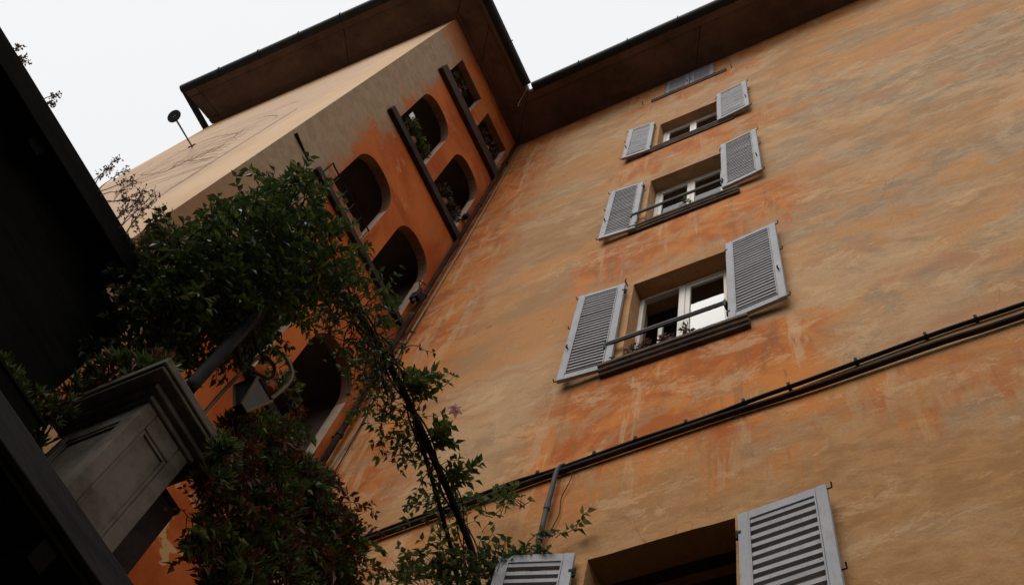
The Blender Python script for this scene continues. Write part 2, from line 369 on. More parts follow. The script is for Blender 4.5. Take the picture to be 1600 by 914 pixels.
def shutter(hx, side, zb, zt, width, ang, pitch, slat_h, parent, label, proud=0.05, sag=0.0):
    """side -1: opens to the left of hx; ang: degrees swung off the wall"""
    h = zt - zb; t = 0.042; st = 0.075
    m = MB()
    m.box(0, st, 0, t, 0, h); m.box(width - st, width, 0, t, 0, h)
    m.box(st, width - st, 0.003, t - 0.003, 0, 0.10); m.box(st, width - st, 0.003, t - 0.003, h - 0.085, h)
    # thin bead round the louvres
    for a, b, c, d in ((st, st + 0.012, 0.10, h - 0.085), (width - st - 0.012, width - st, 0.10, h - 0.085)):
        m.box(a, b, -0.006, 0.002, c, d)
    m.box(st + 0.012, width - st - 0.012, -0.006, 0.002, 0.10, 0.112); m.box(st + 0.012, width - st - 0.012, -0.006, 0.002, h - 0.097, h - 0.085)
    me = m.mesh('shutter'); me.materials.append(SHUT)
    # local x runs from the hinge to the free edge; local -y is the face one sees
    if side > 0: rz = rad(-ang); sx = 1
    else: rz = rad(ang); sx = -1
    o = place('shutter', me, parent, (hx, AY - proud - t, zb), (0, rz + rad(sag) * 0, 0) if False else (0, rad(sag), rz), bevel=0.004)
    o.scale.x = sx
    tag(o, label)
    L = width - 2 * st - 0.004
    sm = MB()
    y0, y1 = 0.004, t - 0.006
    sec = [(y0, 0), (y0, slat_h), (y1, slat_h - 0.008), (y1, -0.004)]
    sm.add([(0, a, b) for a, b in sec] + [(L, a, b) for a, b in sec], [(0, 1, 2, 3), (7, 6, 5, 4), (0, 4, 5, 1), (1, 5, 6, 2), (2, 6, 7, 3), (3, 7, 4, 0)])
    sme = sm.mesh('slat'); sme.materials.append(SHUT)
    z = h - 0.085 - slat_h - 0.016
    rr = 0.010 if pitch > 0.055 else 0.0
    while z > 0.108:
        s = place('slat', sme, o, (st + 0.002, 0, z + RND(-0.003, 0.003)), (RND(-0.05, 0.05), RND(-rr, rr), 0), local=True)
        z -= pitch
    hg = MB(); 
    hg.tube([(-0.012, 0.02, -0.04), (-0.012, 0.02, 0.04)], 0.013, 6); hg.box(-0.01, 0.022, -0.002, 0.011, -0.016, 0.016)
    hm = hg.mesh('hinge'); hm.materials.append(IRON)
    for zz in (0.18, h - 0.2): place('hinge', hm, o, (0, 0, zz), local=True)
    lt = MB(); lz = h * 0.33
    lt.tube([(width - 0.035, -0.03, lz - 0.03), (width - 0.035, -0.03, lz + 0.03)], 0.009, 6); lt.tube([(width - 0.035, 0, lz), (width - 0.035, -0.03, lz)], 0.008, 6)
    lm = lt.mesh('latch'); lm.materials.append(IRON); place('latch', lm, o, local=True)
    hk = MB().tube([(width - 0.004, 0.02, 0), (width + 0.03, 0.02, 0), (width + 0.035, 0.0, 0.03)], 0.006, 5).mesh('hook'); hk.materials.append(IRON)
    for zz in (0.02, h * 0.6, h - 0.035): place('hook', hk, o, (0, 0, zz), local=True)
    return o

def sill(x0, x1, zb, zt, proj, mat, parent):
    h = zt - zb
    prof = [(0, 0), (-proj * 0.45, 0), (-proj * 0.50, h * 0.22), (-proj * 0.72, h * 0.30), (-proj * 0.80, h * 0.52), (-proj, h * 0.60), (-proj, h * 0.94), (-proj + 0.02, h), (0.30, h), (0.30, h * 0.7), (0, h * 0.7)]
    m = MB(); m.prism([(x0, AY + a, zb + b) for a, b in prof], (x1 - x0, 0, 0))
    return m.build('sill', mat, parent, bevel=0.005, fix=True)

def casement(name, x0, x1, z0, z1, y, parent):
    m = MB(); s = 0.055
    m.box(x0, x0 + s, y, y + 0.045, z0, z1); m.box(x1 - s, x1, y, y + 0.045, z0, z1)
    m.box(x0 + s, x1 - s, y + 0.002, y + 0.043, z0, z0 + s * 1.3); m.box(x0 + s, x1 - s, y + 0.002, y + 0.043, z1 - s, z1)
    m.build('casement', FRAME, parent, bevel=0.004)
    MB().box(x0 + s - 0.005, x1 - s + 0.005, y + 0.018, y + 0.024, z0 + s, z1 - s + 0.005).build('pane', GLASS, parent)

def drape(name, x0, x1, z0, z1, y, amp, parent, mat, n=40):
    m = MB(); vs = []
    for i in range(n + 1):
        u = i / n; yy = y + amp * math.sin(u * 26 + math.sin(u * 9) * 1.5)
        vs += [(x0 + (x1 - x0) * u, yy, z0), (x0 + (x1 - x0) * u, yy + amp * 0.4 * math.sin(u * 40), z1)]
    m.add(vs, [(2 * i, 2 * i + 2, 2 * i + 3, 2 * i + 1) for i in range(n)]); m.smooth = True
    return m.build(name, mat, parent)

LW = ['window with pale frame and a single open casement', 'window', 'window', 'window']
for k, q in enumerate(WINS):
    zb, zt = q['zb'], q['zt']; y = AY + (0.20, 0.20, 0.16, 0.24)[k]
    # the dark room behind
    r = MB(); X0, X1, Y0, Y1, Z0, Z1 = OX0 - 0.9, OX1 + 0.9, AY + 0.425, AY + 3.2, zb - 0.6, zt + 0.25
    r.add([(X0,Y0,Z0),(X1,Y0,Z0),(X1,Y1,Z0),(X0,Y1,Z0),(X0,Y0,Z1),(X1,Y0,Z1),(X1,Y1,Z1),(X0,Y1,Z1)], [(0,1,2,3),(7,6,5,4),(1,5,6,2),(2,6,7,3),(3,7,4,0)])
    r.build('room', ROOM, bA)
    m = MB(); s = 0.05
    m.box(OX0, OX0 + s, y, y + 0.07, zb, zt); m.box(OX1 - s, OX1, y, y + 0.07, zb, zt)
    m.box(OX0 + s, OX1 - s, y + 0.002, y + 0.068, zt - s, zt); m.box(OX0 + s, OX1 - s, y + 0.002, y + 0.068, zb, zb + s)
    xm = (OX0 + OX1) / 2
    win = m.build('window', FRAME if k < 3 else WOOD, bA, bevel=0.004)
    if k == 3:
        # big lower window: casements folded inwards, a beam and a drawn cloth inside
        b = MB(); b.box(X0 + 0.02, X1 - 0.02, AY + 0.9, AY + 1.04, zt - 0.02, zt + 0.12); b.build('beam', WOOD, win)
        drape('curtain', OX0 + 0.25, OX1 + 0.6, zb - 0.3, zt + 0.2, AY + 1.5, 0.06, win, ROOM)
        for xx, sg in ((OX0 + 0.05, 1), (OX1 - 0.05, -1)):
            c = MB(); c.box(xx - 0.022, xx + 0.022, AY + 0.32, AY + 0.38, zb + 0.05, zt - 0.05); c.box(xx - 0.022, xx + 0.022, AY + 0.74, AY + 0.80, zb + 0.05, zt - 0.05)
            c.box(xx - 0.02, xx + 0.02, AY + 0.381, AY + 0.739, zb + 0.05, zb + 0.12); c.box(xx - 0.02, xx + 0.02, AY + 0.381, AY + 0.739, zt - 0.11, zt - 0.05); c.build('casement', WOOD, win)
    else:
        casement('casement', xm - 0.002, OX1 - s, zb + s, zt - s, y + 0.012, win)
        if k == 0:
            # left casement swung in, so the opening is dark
            MB().box(xm - 0.075, xm - 0.003, y + 0.004, y + 0.066, zb + s, zt - s).build('mullion', FRAME, win, bevel=0.004)
            sub = MB(); xx = OX0 + 0.17
            sub.box(xx, xx + 0.05, y + 0.16, y + 0.20, zb + 0.07, zt - 0.45); sub.box(xx + 0.05, xm - 0.1, y + 0.162, y + 0.198, zt - 0.50, zt - 0.45); sub.build('inner_frame', FRAME, win, bevel=0.004)
        else:
            casement('casement', OX0 + s, xm - 0.004, zb + s, zt - s, y + 0.012, win)
        hgt = {0: 0.62, 1: 0.25, 2: 0.2}[k]
        drape('curtain', xm + 0.05, OX1 - s, zb + 0.05, zb + (zt - zb) * hgt, y + 0.11, 0.008, win, CURTAIN)
        if k == 0:
            v = MB(); v.add([(xm + 0.04, y + 0.13, zb + 1.28), (OX1 - s, y + 0.13, zb + 1.50), (OX1 - s, y + 0.14, zb + 1.66), (xm + 0.2, y + 0.14, zb + 1.42)], [(0, 1, 2, 3)]); v.build('blind', ROOM, win)
    sl_ = sill(OX0 - 0.19 if k != 2 else OX0 - 0.23, OX1 + 0.22, zb - 0.15, zb - 0.004, (0.105, 0.08, 0.055, 0.1)[k], STONE, bA)
NAMEW = ['window above the cables', 'second window below the eave', 'window nearest below the top one', 'lowest window']
shutter(OX0 - 0.07, -1, 10.54, 12.58, 0.55, 4, 0.067, 0.024, bA, 'left louvred shutter of the window above the cables', 0.03)
shutter(OX1 + 0.03, 1, 10.66, 12.64, 0.57, 4, 0.067, 0.024, bA, 'right louvred shutter of the window above the cables', 0.03)
shutter(OX0 - 0.08, -1, 14.42, 16.38, 0.50, 4, 0.065, 0.023, bA, 'left shutter of the third window up', 0.03)
shutter(OX1 + 0.01, 1, 14.66, 16.66, 0.54, 4, 0.065, 0.023, bA, 'right shutter of the third window up', 0.03)
shutter(OX0 - 0.08, -1, 18.08, 19.84, 0.47, 4, 0.040, 0.026, bA, 'left finely louvred shutter of the fourth window up', 0.03)
shutter(OX1 - 0.03, 1, 18.16, 19.92, 0.54, 4, 0.040, 0.026, bA, 'right finely louvred shutter of the fourth window up', 0.03)
shutter(OX0 - 0.07, -1, 5.45, 7.68, 0.55, 16, 0.086, 0.039, bA, 'worn shutter swung off the wall beside the ivy', 0.03)
shutter(OX1 + 0.04, 1, 5.45, 7.58, 0.61, 4, 0.086, 0.039, bA, 'worn wide-slatted shutter at the bottom of the wall', 0.03)
# the top window: shut, right under the eave
shutter(W0[0] + 0.012, 1, W0[2] + 0.01, W0[3] - 0.01, (W0[1] - W0[0]) / 2 - 0.02, 0, 0.05, 0.030, bA, 'closed left shutter of the small window under the eave', -0.036)
shutter(W0[1] - 0.012, -1, W0[2] + 0.01, W0[3] - 0.01, (W0[1] - W0[0]) / 2 - 0.02, 0, 0.05, 0.030, bA, 'closed right shutter of the small window under the eave', -0.036)
sill(W0[0] - 0.26, W0[1] + 0.24, W0[2] - 0.13, W0[2] - 0.003, 0.04, STONE, bA)
# railings
def railing(z, x0, x1, parent, y=AY - 0.085):
    r = MB(); r.box(x0, x1, y, y + 0.018, z, z + 0.05); MB().box(x0, x1, y - 0.006, y + 0.022, z + 0.051, z + 0.062).build('rail_cap', SHUT, parent)
    o = r.build('railing', IRON, parent, bevel=0.002)
    for xx in (x0 + 0.012, x1 - 0.012):
        b = MB(); b.box(xx - 0.02, xx + 0.02, y - 0.010, AY - 0.004, z + 0.012, z + 0.038); b.tube([(xx, y - 0.004, z - 0.07), (xx, y - 0.004, z + 0.07)], 0.012, 6); b.build('bracket', DARKMETAL, o)
railing(11.02, OX0 - 0.17, OX1 + 0.02, bA); railing(14.92, OX0 - 0.17, OX1 + 0.03, bA)
# iron pegs left in the wall
for xx, zz in ((-2.93, 21.93), (-1.14, 21.93), (-2.56, 12.66)):
    p = MB(); p.tube([(xx, AY + 0.02, zz), (xx, AY - 0.06, zz), (xx + 0.01, AY - 0.065, zz + 0.05)], 0.008, 5); p.build('peg', IRON, bA)

# ------------------------------------------------------------------ eaves: soffit panels, fascia, gutter
def seg_panels(p_in0, p_in1, p_out0, p_out1, cuts, parent, strip=0.24):
    """soffit between the wall line p_in and the eave line p_out, with an outer board and panels split at cuts (0..1)"""
    a0, a1, b0, b1 = [Vector((*p, ZS)) for p in (p_in0, p_in1, p_out0, p_out1)]
    def L(u, v): return (a0.lerp(a1, u)).lerp(b0.lerp(b1, u), v)
    def slab(u0, u1, v0, v1, dz):
        q = [L(u0, v0), L(u1, v0), L(u1, v1), L(u0, v1)]; c = sum(q, Vector()) / 4
        q = [p + (c - p).normalized() * 0.008 for p in q]
        MB().prism([p + Vector((0, 0, dz)) for p in q], (0, 0, 0.03)).build('soffit_panel', SOFFIT, parent, bevel=0.004, fix=True)
    us = [0] + cuts + [1]
    for i in range(len(us) - 1):
        slab(us[i], us[i + 1], 0.13, 1 - strip, RND(0, 0.006)); slab(us[i], us[i + 1], 0, 0.13, -0.02)
    us = [0] + cuts[1::3] + [1]
    for i in range(len(us) - 1): slab(us[i], us[i + 1], 1 - strip, 0.94, -0.028)
    m = MB(); q = [L(0, 0), L(1, 0), L(1, 0.95), L(0, 0.95)]
    m.prism([p + Vector((0, 0, 0.045)) for p in q], (0, 0, 0.12)); m.build('eave_board', DARKMETAL, parent, fix=True)
    return L
def gutter(p0, p1, parent, inward):
    """half-round gutter whose outer lip runs p0 -> p1"""
    a, b = Vector((*p0, ZS)), Vector((*p1, ZS)); inn = Vector((*inward, 0)).normalized(); r = 0.11
    vs = []; n = 10
    for p in (a, b):
        for rr in (r, r - 0.008):
            for j in range(n + 1):
                th = math.pi * j / n
                vs.append(p + inn * (r - rr * math.cos(th)) + Vector((0, 0, 0.06 - rr * math.sin(th))))
    k = n + 1; f = []
    for j in range(n):
        f += [(j, j + 1, 2 * k + j + 1, 2 * k + j), (k + j + 1, k + j, 3 * k + j, 3 * k + j + 1)]
    m = MB(); m.add(vs, f); m.smooth = True
    g = m.build('gutter', DARKMETAL, parent)
    L = (b - a).length; cnt = int(L / 1.1)
    for i in range(1, cnt + 1):
        c = a.lerp(b, i / (cnt + 1)); t = (b - a).normalized()
        m = MB(); rr = r + 0.006
        pts = [c + inn * (r - rr * math.cos(th)) + Vector((0, 0, 0.06 - rr * math.sin(th))) for th in [math.pi * j / 6 for j in range(7)]]
        pts = [c + Vector((0, 0, 0.11)) + inn * -0.01] + pts
        m.tube(pts, 0.011, 5); m.build('gutter_bracket', IRON, g)
    return g
CY = lambda x, z=ZS: 1.085 + 0.0128 * (z - 22.5) + 0.038 * (x + 5.9)      # the painted front: slightly skew and battered
EX, EY = -5.06, 2.90            # lip of the gutters in the inner corner
CL = -11.95                     # left end of the painted front
CO = lambda x: CY(x) - 1.03
seg_panels((AX0, AY), (AX1, AY), (EX - 0.08, EY + 0.08), (AX1, EY + 0.08), [0.27, 0.50, 0.74], bA)
gutter((EX, EY), (AX1, EY), bA, (0, 1))
rf = MB(); rf.prism([(EX + 0.12, EY + 0.12, ZS + 0.17), (AX1 + 0.3, EY + 0.12, ZS + 0.17), (AX1 + 0.3, 10.2, ZS + 2.6), (AX0 - 3, 10.2, ZS + 2.6), (AX0 - 3, 7.0, ZS + 1.5)], (0, 0, 0.12)); rf.build('roof', ROOFM, bA, fix=True)

# ------------------------------------------------------------------ the loggia building
bB = thing('loggia_building', 'orange building with stacked arched loggias and a pale painted front', 'building', (-8.9, 2.5, 0))
BX = -5.9
COLS = [(1.80, 2.66), (2.97, 3.81)]
ROWS = [(10.42, 12.28), (14.02, 15.92), (17.42, 19.66)]
def arch(y0, y1, zb, zt, n=16, rise=0.54):
    c = (y0 + y1) / 2; a = (y1 - y0) / 2; zs = zt - rise
    return [(y0, zb), (y1, zb)] + [(c + a * math.copysign(abs(math.cos(th)) ** 0.85, math.cos(th)), zs + rise * math.sin(th) ** 0.9) for th in [math.pi * i / n for i in range(n + 1)]]
toB = lambda a, b: (BX, a, b)
bh = [arch(y0, y1, zb, zt) for (zb, zt) in ROWS for (y0, y1) in COLS]
for y0, y1 in COLS: bh.append([(y0, 20.95), (y1, 20.95), (y1, 22.28), (y0, 22.28)])
wall_holes([(CY(BX, 0), 0), (AY, 0), (AY, ZS), (CY(BX, ZS), ZS)], bh, toB, (-0.3, 0, 0), ORANGE, REVEAL, 'wall', bB)
for hh in bh:
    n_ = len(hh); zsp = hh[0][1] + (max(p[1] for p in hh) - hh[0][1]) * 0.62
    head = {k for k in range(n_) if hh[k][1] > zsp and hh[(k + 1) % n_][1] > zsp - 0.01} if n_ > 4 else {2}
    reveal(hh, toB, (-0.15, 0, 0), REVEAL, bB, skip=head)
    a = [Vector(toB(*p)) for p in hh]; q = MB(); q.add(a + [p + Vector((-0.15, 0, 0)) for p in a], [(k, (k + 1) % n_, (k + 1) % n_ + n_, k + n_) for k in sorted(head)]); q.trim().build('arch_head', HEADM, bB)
# loggia rooms, one to a storey and bay
for (zb, zt) in ROWS + [(20.95, 22.28)]:
    m = MB(); X0, X1, Y0, Y1, Z0, Z1 = BX - 2.2, BX - 0.152, 1.42, 3.97, zb - 0.02, zt + 0.42
    m.add([(X0,Y0,Z0),(X1,Y0,Z0),(X1,Y1,Z0),(X0,Y1,Z0),(X0,Y0,Z1),(X1,Y0,Z1),(X1,Y1,Z1),(X0,Y1,Z1)], [(0,1,2,3),(7,6,5,4),(0,4,5,1),(2,6,7,3),(3,7,4,0)])
    m.build('loggia_room', HALL, bB)
# painted front
m = MB(); P = [(CL, CY(CL, 0), 0), (BX, CY(BX, 0), 0), (BX, CY(BX), ZS), (CL, CY(CL), ZS)]
m.add(P, [(0, 1, 2, 3)]); m.build('painted_front', CREAM, bB)
MB().box(CL - 0.0, CL + 0.3, CY(CL) + 0.02, 9.0, 0, ZS).build('side_wall', CREAM, bB)
# slabs at the feet of the loggias
for k, (zt, y0, th, pr_, mt) in enumerate(((10.40, 1.55, 0.12, 0.07, SLABM), (14.00, 1.53, 0.13, 0.07, SLABM), (17.40, 1.57, 0.20, 0.09, SLABM), (20.93, 1.62, 0.42, 0.10, WOOD))):
    m = MB()
    if mt is WOOD:
        m.box(BX + 0.001, BX + pr_, y0, AY - 0.06, zt - th, zt - th * 0.52); o = m.build('balcony_beam', mt, bB, bevel=0.012)
        MB().box(BX + 0.001, BX + pr_ * 0.85, y0 + 0.02, AY - 0.06, zt - th * 0.50, zt).build('balcony_beam', mt, bB, bevel=0.012)
    else:
        m.box(BX + 0.001, BX + pr_, y0, AY - 0.06, zt - th, zt); m.build('balcony_slab', mt, bB, bevel=0.01)
MB().prism([(BX + 0.001, 1.03, 13.90), (BX + 0.045, 1.03, 13.90), (BX + 0.015, 1.40, 13.88), (BX + 0.001, 1.42, 13.88)], (0, 0, 0.02)).build('ledge', SLABM, bB, fix=True)
# loggia rail with a board behind it, second storey near the corner
m = MB(); yr0, yr1 = 1.62, 2.64
m.tube([(BX + 0.05, yr0, 14.02), (BX + 0.05, yr0, 14.42), (BX + 0.05, yr0 + 0.05, 14.40), (BX + 0.05, yr1, 14.40)], 0.013, 6)
for i in range(5): m.tube([(BX + 0.05, yr0 + 0.2 * (i + 1), 14.0), (BX + 0.05, yr0 + 0.2 * (i + 1), 14.40)], 0.008, 5)
m.build('railing', IRON, bB)
MB().box(BX + 0.015, BX + 0.035, 1.70, 2.60, 14.01, 14.20).build('rail_board', TERRA, bB, bevel=0.004)
# eaves on this building
c0, c1 = (BX, CY(BX)), (CL - 0.05, CY(CL - 0.05))
o0, o1 = (EX - 0.08, CO(EX) + 0.08), (CL - 0.27, CO(CL) + 0.08)
seg_panels((BX, AY), c0, (EX - 0.08, EY + 0.08), o0, [0.62], bB)
seg_panels(c0, c1, o0, o1, [0.42, 0.955], bB)
gutter((EX, EY), (EX, CO(EX)), bB, (-1, 0)); gutter((EX, CO(EX)), (CL - 0.30, CO(CL - 0.3)), bB, (0, 1))
MB().prism([(CL - 0.30, CO(CL - 0.3) + 0.05, ZS - 0.03), (CL - 0.24, CO(CL) + 0.05, ZS - 0.03), (CL - 0.24, 8.0, ZS - 0.03), (CL - 0.30, 8.0, ZS - 0.03)], (0, 0, 0.2)).build('barge_board', DARKMETAL, bB, fix=True)
MB().prism([(EX - 0.14, CO(EX) + 0.14, ZS + 0.172), (EX - 0.14, EY + 0.3, ZS + 0.172), (AX0 - 3, 7.0, ZS + 1.52), (CL - 0.2, 7.0, ZS + 1.52), (CL - 0.2, CO(CL) + 0.14, ZS + 0.172)], (0, 0, 0.12)).build('roof', ROOFM, bB, fix=True)

# the dial painted on the front: thin ribbons just proud of the plaster
dial = bpy.data.objects.new('sundial_face', None)
def onC(x, y):
    d = M.transposed() @ Vector((x - 800, 457 - y, -F)); p = CAM.copy(); t0, t1 = 0.0, 60.0 / d.length
    f = lambda t: (CAM.y + d.y * t) - CY((CAM + d * t).x, (CAM + d * t).z)
    for _ in range(60):
        tm = (t0 + t1) / 2
        if f(tm) > 0: t1 = tm
        else: t0 = tm
    q = CAM + d * t0; return (q.x, q.z)
def ribbon(mb, pts, wd, off=0.004):
    pts = [Vector((p[0], p[1])) for p in pts]; k = len(pts); vs = []
    for i, p in enumerate(pts):
        t = pts[min(i + 1, k - 1)] - pts[max(i - 1, 0)]; n = Vector((-t.y, t.x)).normalized() * wd / 2
        for s in (-1, 1):
            q = p + n * s; vs.append((q.x, CY(q.x, q.y) - off, q.y))
    mb.add(vs, [(2 * i, 2 * i + 2, 2 * i + 3, 2 * i + 1) for i in range(k - 1)])
def plerp(a, b, n=14): return [(a[0] + (b[0] - a[0]) * i / n, a[1] + (b[1] - a[1]) * i / n) for i in range(n + 1)]
Zp = lambda *p: [(150 + 0.2516 * a, 170 + 0.2516 * b) for a, b in p]
def curve(pts, n=10):
    """Catmull-Rom through the points"""
    out = []; P_ = [pts[0]] + list(pts) + [pts[-1]]
    for i in range(1, len(P_) - 2):
        a, b, c, d = [Vector(p) for p in P_[i - 1:i + 3]]
        for j in range(n):
            t = j / n; out.append(0.5 * ((2 * b) + (c - a) * t + (2 * a - 5 * b + 4 * c - d) * t * t + (3 * b - a - 3 * c + d) * t ** 3))
    out.append(Vector(pts[-1])); return out
DL = [  # strokes of the dial
    (0.035, Zp((1250, 0), (1040, 132), (820, 270), (500, 476), (170, 692))),
    (0.030, Zp((1270, -50), (1130, 0), (900, 88), (620, 200), (360, 322), (140, 440))),
    (0.022, Zp((1130, 45), (1060, 48), (930, 95), (760, 165), (560, 250), (400, 330))), (0.022, Zp((1130, 45), (1095, 72), (960, 135), (850, 195), (700, 262), (560, 325), (420, 400))),
    (0.018, Zp((1085, 55), (940, 112), (870, 165), (720, 225), (600, 290))), (0.018, Zp((1070, 70), (930, 135), (800, 205), (640, 285))),
    (0.022, Zp((880, 150), (700, 190), (500, 270), (300, 370), (170, 450))), (0.022, Zp((880, 150), (840, 190), (640, 290), (440, 385), (280, 415))),
    (0.020, Zp((280, 415), (330, 380), (520, 300))), (0.022, Zp((820, 265), (600, 345), (380, 425), (150, 500))),
    (0.022, Zp((730, 330), (560, 390), (350, 460), (170, 520))), (0.034, Zp((720, 340), (420, 450), (190, 545))),
    (0.022, Zp((600, 300), (450, 385), (320, 440), (170, 490))), (0.022, Zp((560, 330), (400, 400), (230, 450), (120, 480))),
    (0.022, Zp((640, 395), (430, 500), (200, 590))), (0.020, Zp((540, 455), (380, 535), (230, 605))),
    (0.020, Zp((300, 400), (180, 450), (90, 505))), (0.018, Zp((760, 300), (640, 320), (520, 330), (420, 360), (250, 440))),
    (0.020, Zp((560, 255), (480, 280), (330, 350), (160, 430)))]
COL.objects.link(dial); dial.parent = bB; dial.matrix_parent_inverse = wmat(bB).inverted(); tag(dial, 'fine brown hour lines and loops of a painted sundial')
for k_ in range(15):                        # the fine close-set lines of the dial
    u = k_ / 14; DL.append((0.016, Zp((1120 - 420 * u, 20 + 300 * u), (900 - 400 * u + RND(-30, 30), 110 + 250 * u), (640 - 330 * u + RND(-40, 40), 225 + 215 * u), (380 - 230 * u, 345 + 180 * u), (130 - 20 * u, 455 + 130 * u))))
for wd, pl in DL:
    wd *= 0.75
    mb = MB(); ribbon(mb, curve([onC(*p) for p in pl], 8), wd); mb.build('dial_line', PAINTLINE, dial)
cx, cz = onC(303, 248)
mb = MB()
for i, (a, b) in enumerate((((-0.30, .28), (-0.20, -.2)), ((-0.20, -.2), (-0.10, .28)), ((0.02, .28), (0.02, -.2)), ((0.14, .28), (0.14, -.2)), ((0.26, .28), (0.26, -.2)))):
    ribbon(mb, [(cx + a[0] * 1.6, cz + a[1]), (cx + b[0] * 1.6, cz + b[1])], 0.045, 0.005)
mb.build('dial_numeral', PAINTLINE, dial)
# gnomon: a pierced disc on a slanting rod
gb = onC(300, 229); gy = CY(*gb); base = Vector((gb[0], gy, gb[1]))
dd = M.transposed() @ Vector((272 - 800, 457 - 182, -F)); best = None
for i in range(400):
    p = CAM + dd * (i / 400 * 34 / dd.length)
    if p.y < gy - 0.80: best = p
tip = best
for i in range(2000):                      # the point of that sight line 0.85 m off the wall
    p = CAM + dd * ((14 + i * 0.01) / dd.length)
    if CY(p.x, p.z) - p.y < 0.85 and p.z < 23: tip = p; break
gn = thing('sundial_gnomon', 'round dark disc with a central hole on a thin rod off the pale front', 'gnomon', base)
m = MB(); m.tube([base + Vector((0, 0.02, 0)), tip], 0.013, 6); m.build('rod', IRON, gn)
MB().box(base.x - 0.06, base.x + 0.06, base.y - 0.02, base.y - 0.002, base.z - 0.05, base.z + 0.05).build('wall_plate', IRON, gn)
m = MB(); ax = (Vector((0.15, -0.75, -0.65))).normalized(); u = ax.orthogonal().normalized(); v = ax.cross(u); n = 28; vs = []
for s in (-0.006, 0.006):
    for r in (0.092, 0.018): vs += [tip + ax * s + (u * math.cos(t) + v * math.sin(t)) * r for t in [2 * math.pi * j / n for j in range(n)]]
f = []
for j in range(n):
    k = (j + 1) % n; f += [(j, k, n + k, n + j), (2 * n + k, 2 * n + j, 3 * n + j, 3 * n + k), (k, j, 2 * n + j, 2 * n + k), (n + j, n + k, 3 * n + k, 3 * n + j)]
m.add(vs, f); m.build('disc', IRON, gn)

# ------------------------------------------------------------------ cables and pipes on the walls
def cab(name, pts, r, mat, label, cat, clips=None, group=None, y=AY):
    """pts: (x, z, gap off the wall)"""
    c = curve([Vector((x, y - g_, z)) for x, z, g_ in pts], 10)
    root = thing(name, label, cat, c[0], group)
    m = MB(); m.tube(c, r, 8); m.smooth = True; m.build('cable', mat, root)
    if clips:
        d = 0
        for i in range(1, len(c)):
            d += (c[i] - c[i - 1]).length
            if d > clips:
                d = RND(-0.12, 0.12); p = c[i]; b = MB()
                b.box(p.x - 0.012, p.x + 0.012, p.y - r - 0.004, AY - 0.001, p.z - 0.004, p.z + r + 0.022); b.build('clip', IRON, root)
    return root
cab('wall_cable', [(-5.7, 8.80, .03), (-5.0, 8.845, .03), (-4.4, 8.91, .03), (-3.85, 8.945, .03), (-3.3, 8.985, .04), (-2.9, 8.995, .03), (-2.2, 9.05, .03), (-1.6, 9.065, .03), (-1.15, 9.075, .05), (-0.75, 9.14, .03), (0.25, 9.24, .025), (0.95, 9.26, .025), (3.0, 9.35, .025), (8.8, 9.6, .025)], 0.019, CABLE,
    'thin upper black cable clipped in a line across the ochre wall', 'cable', 0.42)
m_ = [(-5.7, 8.76, .04), (-4.95, 8.79, .035), (-3.8, 8.875, .035), (-2.85, 8.93, .035), (-1.6, 8.99, .035), (-0.74, 9.00, .035), (0.2, 9.05, .04), (0.85, 9.07, .035), (3.0, 9.2, .04), (8.8, 9.45, .04)]
cab('wall_cable', m_, 0.026, CABLE2, 'thick lower cable bundle running under the thinner one on the ochre wall', 'cable')
cp = thing('conduit_pipe', 'short grey conduit dropping from the wall cables to the lowest shutter', 'pipe', (-2.88, 3.95, 6.0))
c = curve([(-2.82, 3.955, 9.0), (-2.875, 3.945, 8.93), (-2.885, 3.945, 8.6), (-2.89, 3.945, 8.2), (-2.88, 3.95, 6.0)], 8)
m = MB(); m.tube(c, 0.021, 10); m.smooth = True; m.build('tube', PIPE, cp)
for zz in (8.42, 8.02): m = MB(); m.tube([(-2.888, 3.945, zz - 0.04), (-2.888, 3.945, zz + 0.04)], 0.027, 10); m.build('sleeve', PIPE, cp)
cab('loose_wire', [(-2.78, 9.0, .03), (-2.74, 8.8, .03), (-2.80, 8.55, .02), (-2.79, 8.3, .02), (-2.86, 8.05, .02)], 0.004, CABLE2, 'hair-thin wire looping down beside the grey conduit', 'wire')
# drainpipe and cables in the inner corner
dp = thing('corner_drainpipe', 'rusty drainpipe running down the inner corner between the two facades', 'pipe', (-5.79, 3.9, 0))
m = MB(); m.tube([(-5.80, 3.90, 0), (-5.80, 3.90, 10), (-5.80, 3.90, 18), (-5.81, 3.90, 23.0)], 0.036, 10); m.smooth = True; m.build('tube', RPIPE, dp)
for zz in (8.9, 11.1, 14.9, 18.9, 21.5):
    m = MB(); m.tube([(-5.80, 3.90, zz - 0.03), (-5.80, 3.90, zz + 0.03)], 0.046, 10); m.box(-5.89, -5.80, 3.89, 3.91, zz - 0.015, zz + 0.015); m.build('collar', IRON, dp)
def vwire(name, pts, r, mat, label):
    root = thing(name, label, 'wire', pts[0]); m = MB(); m.tube(curve([Vector(p) for p in pts], 8), r, 6); m.smooth = True; m.build('cable', mat, root); return root
vwire('corner_cable', [(-5.69, 3.975, 8.9), (-5.72, 3.97, 10.5), (-5.66, 3.97, 11.3), (-5.72, 3.97, 12.6), (-5.71, 3.97, 15.0), (-5.70, 3.97, 17.6), (-5.72, 3.97, 20.0), (-5.74, 3.97, 22.9)], 0.010, BEIGE, 'pale cable beside the rusty drainpipe in the inner corner')
vwire('corner_cable', [(-5.64, 3.975, 8.9), (-5.63, 3.975, 11.0), (-5.69, 3.975, 12.2), (-5.68, 3.975, 14.5)], 0.007, CABLE, 'thin dark cable low in the inner corner by the drainpipe')
jb = thing('junction_box', 'small black fitting fixed in the corner beside the lower loggia arch', 'junction box', (-5.74, 3.86, 14.6))
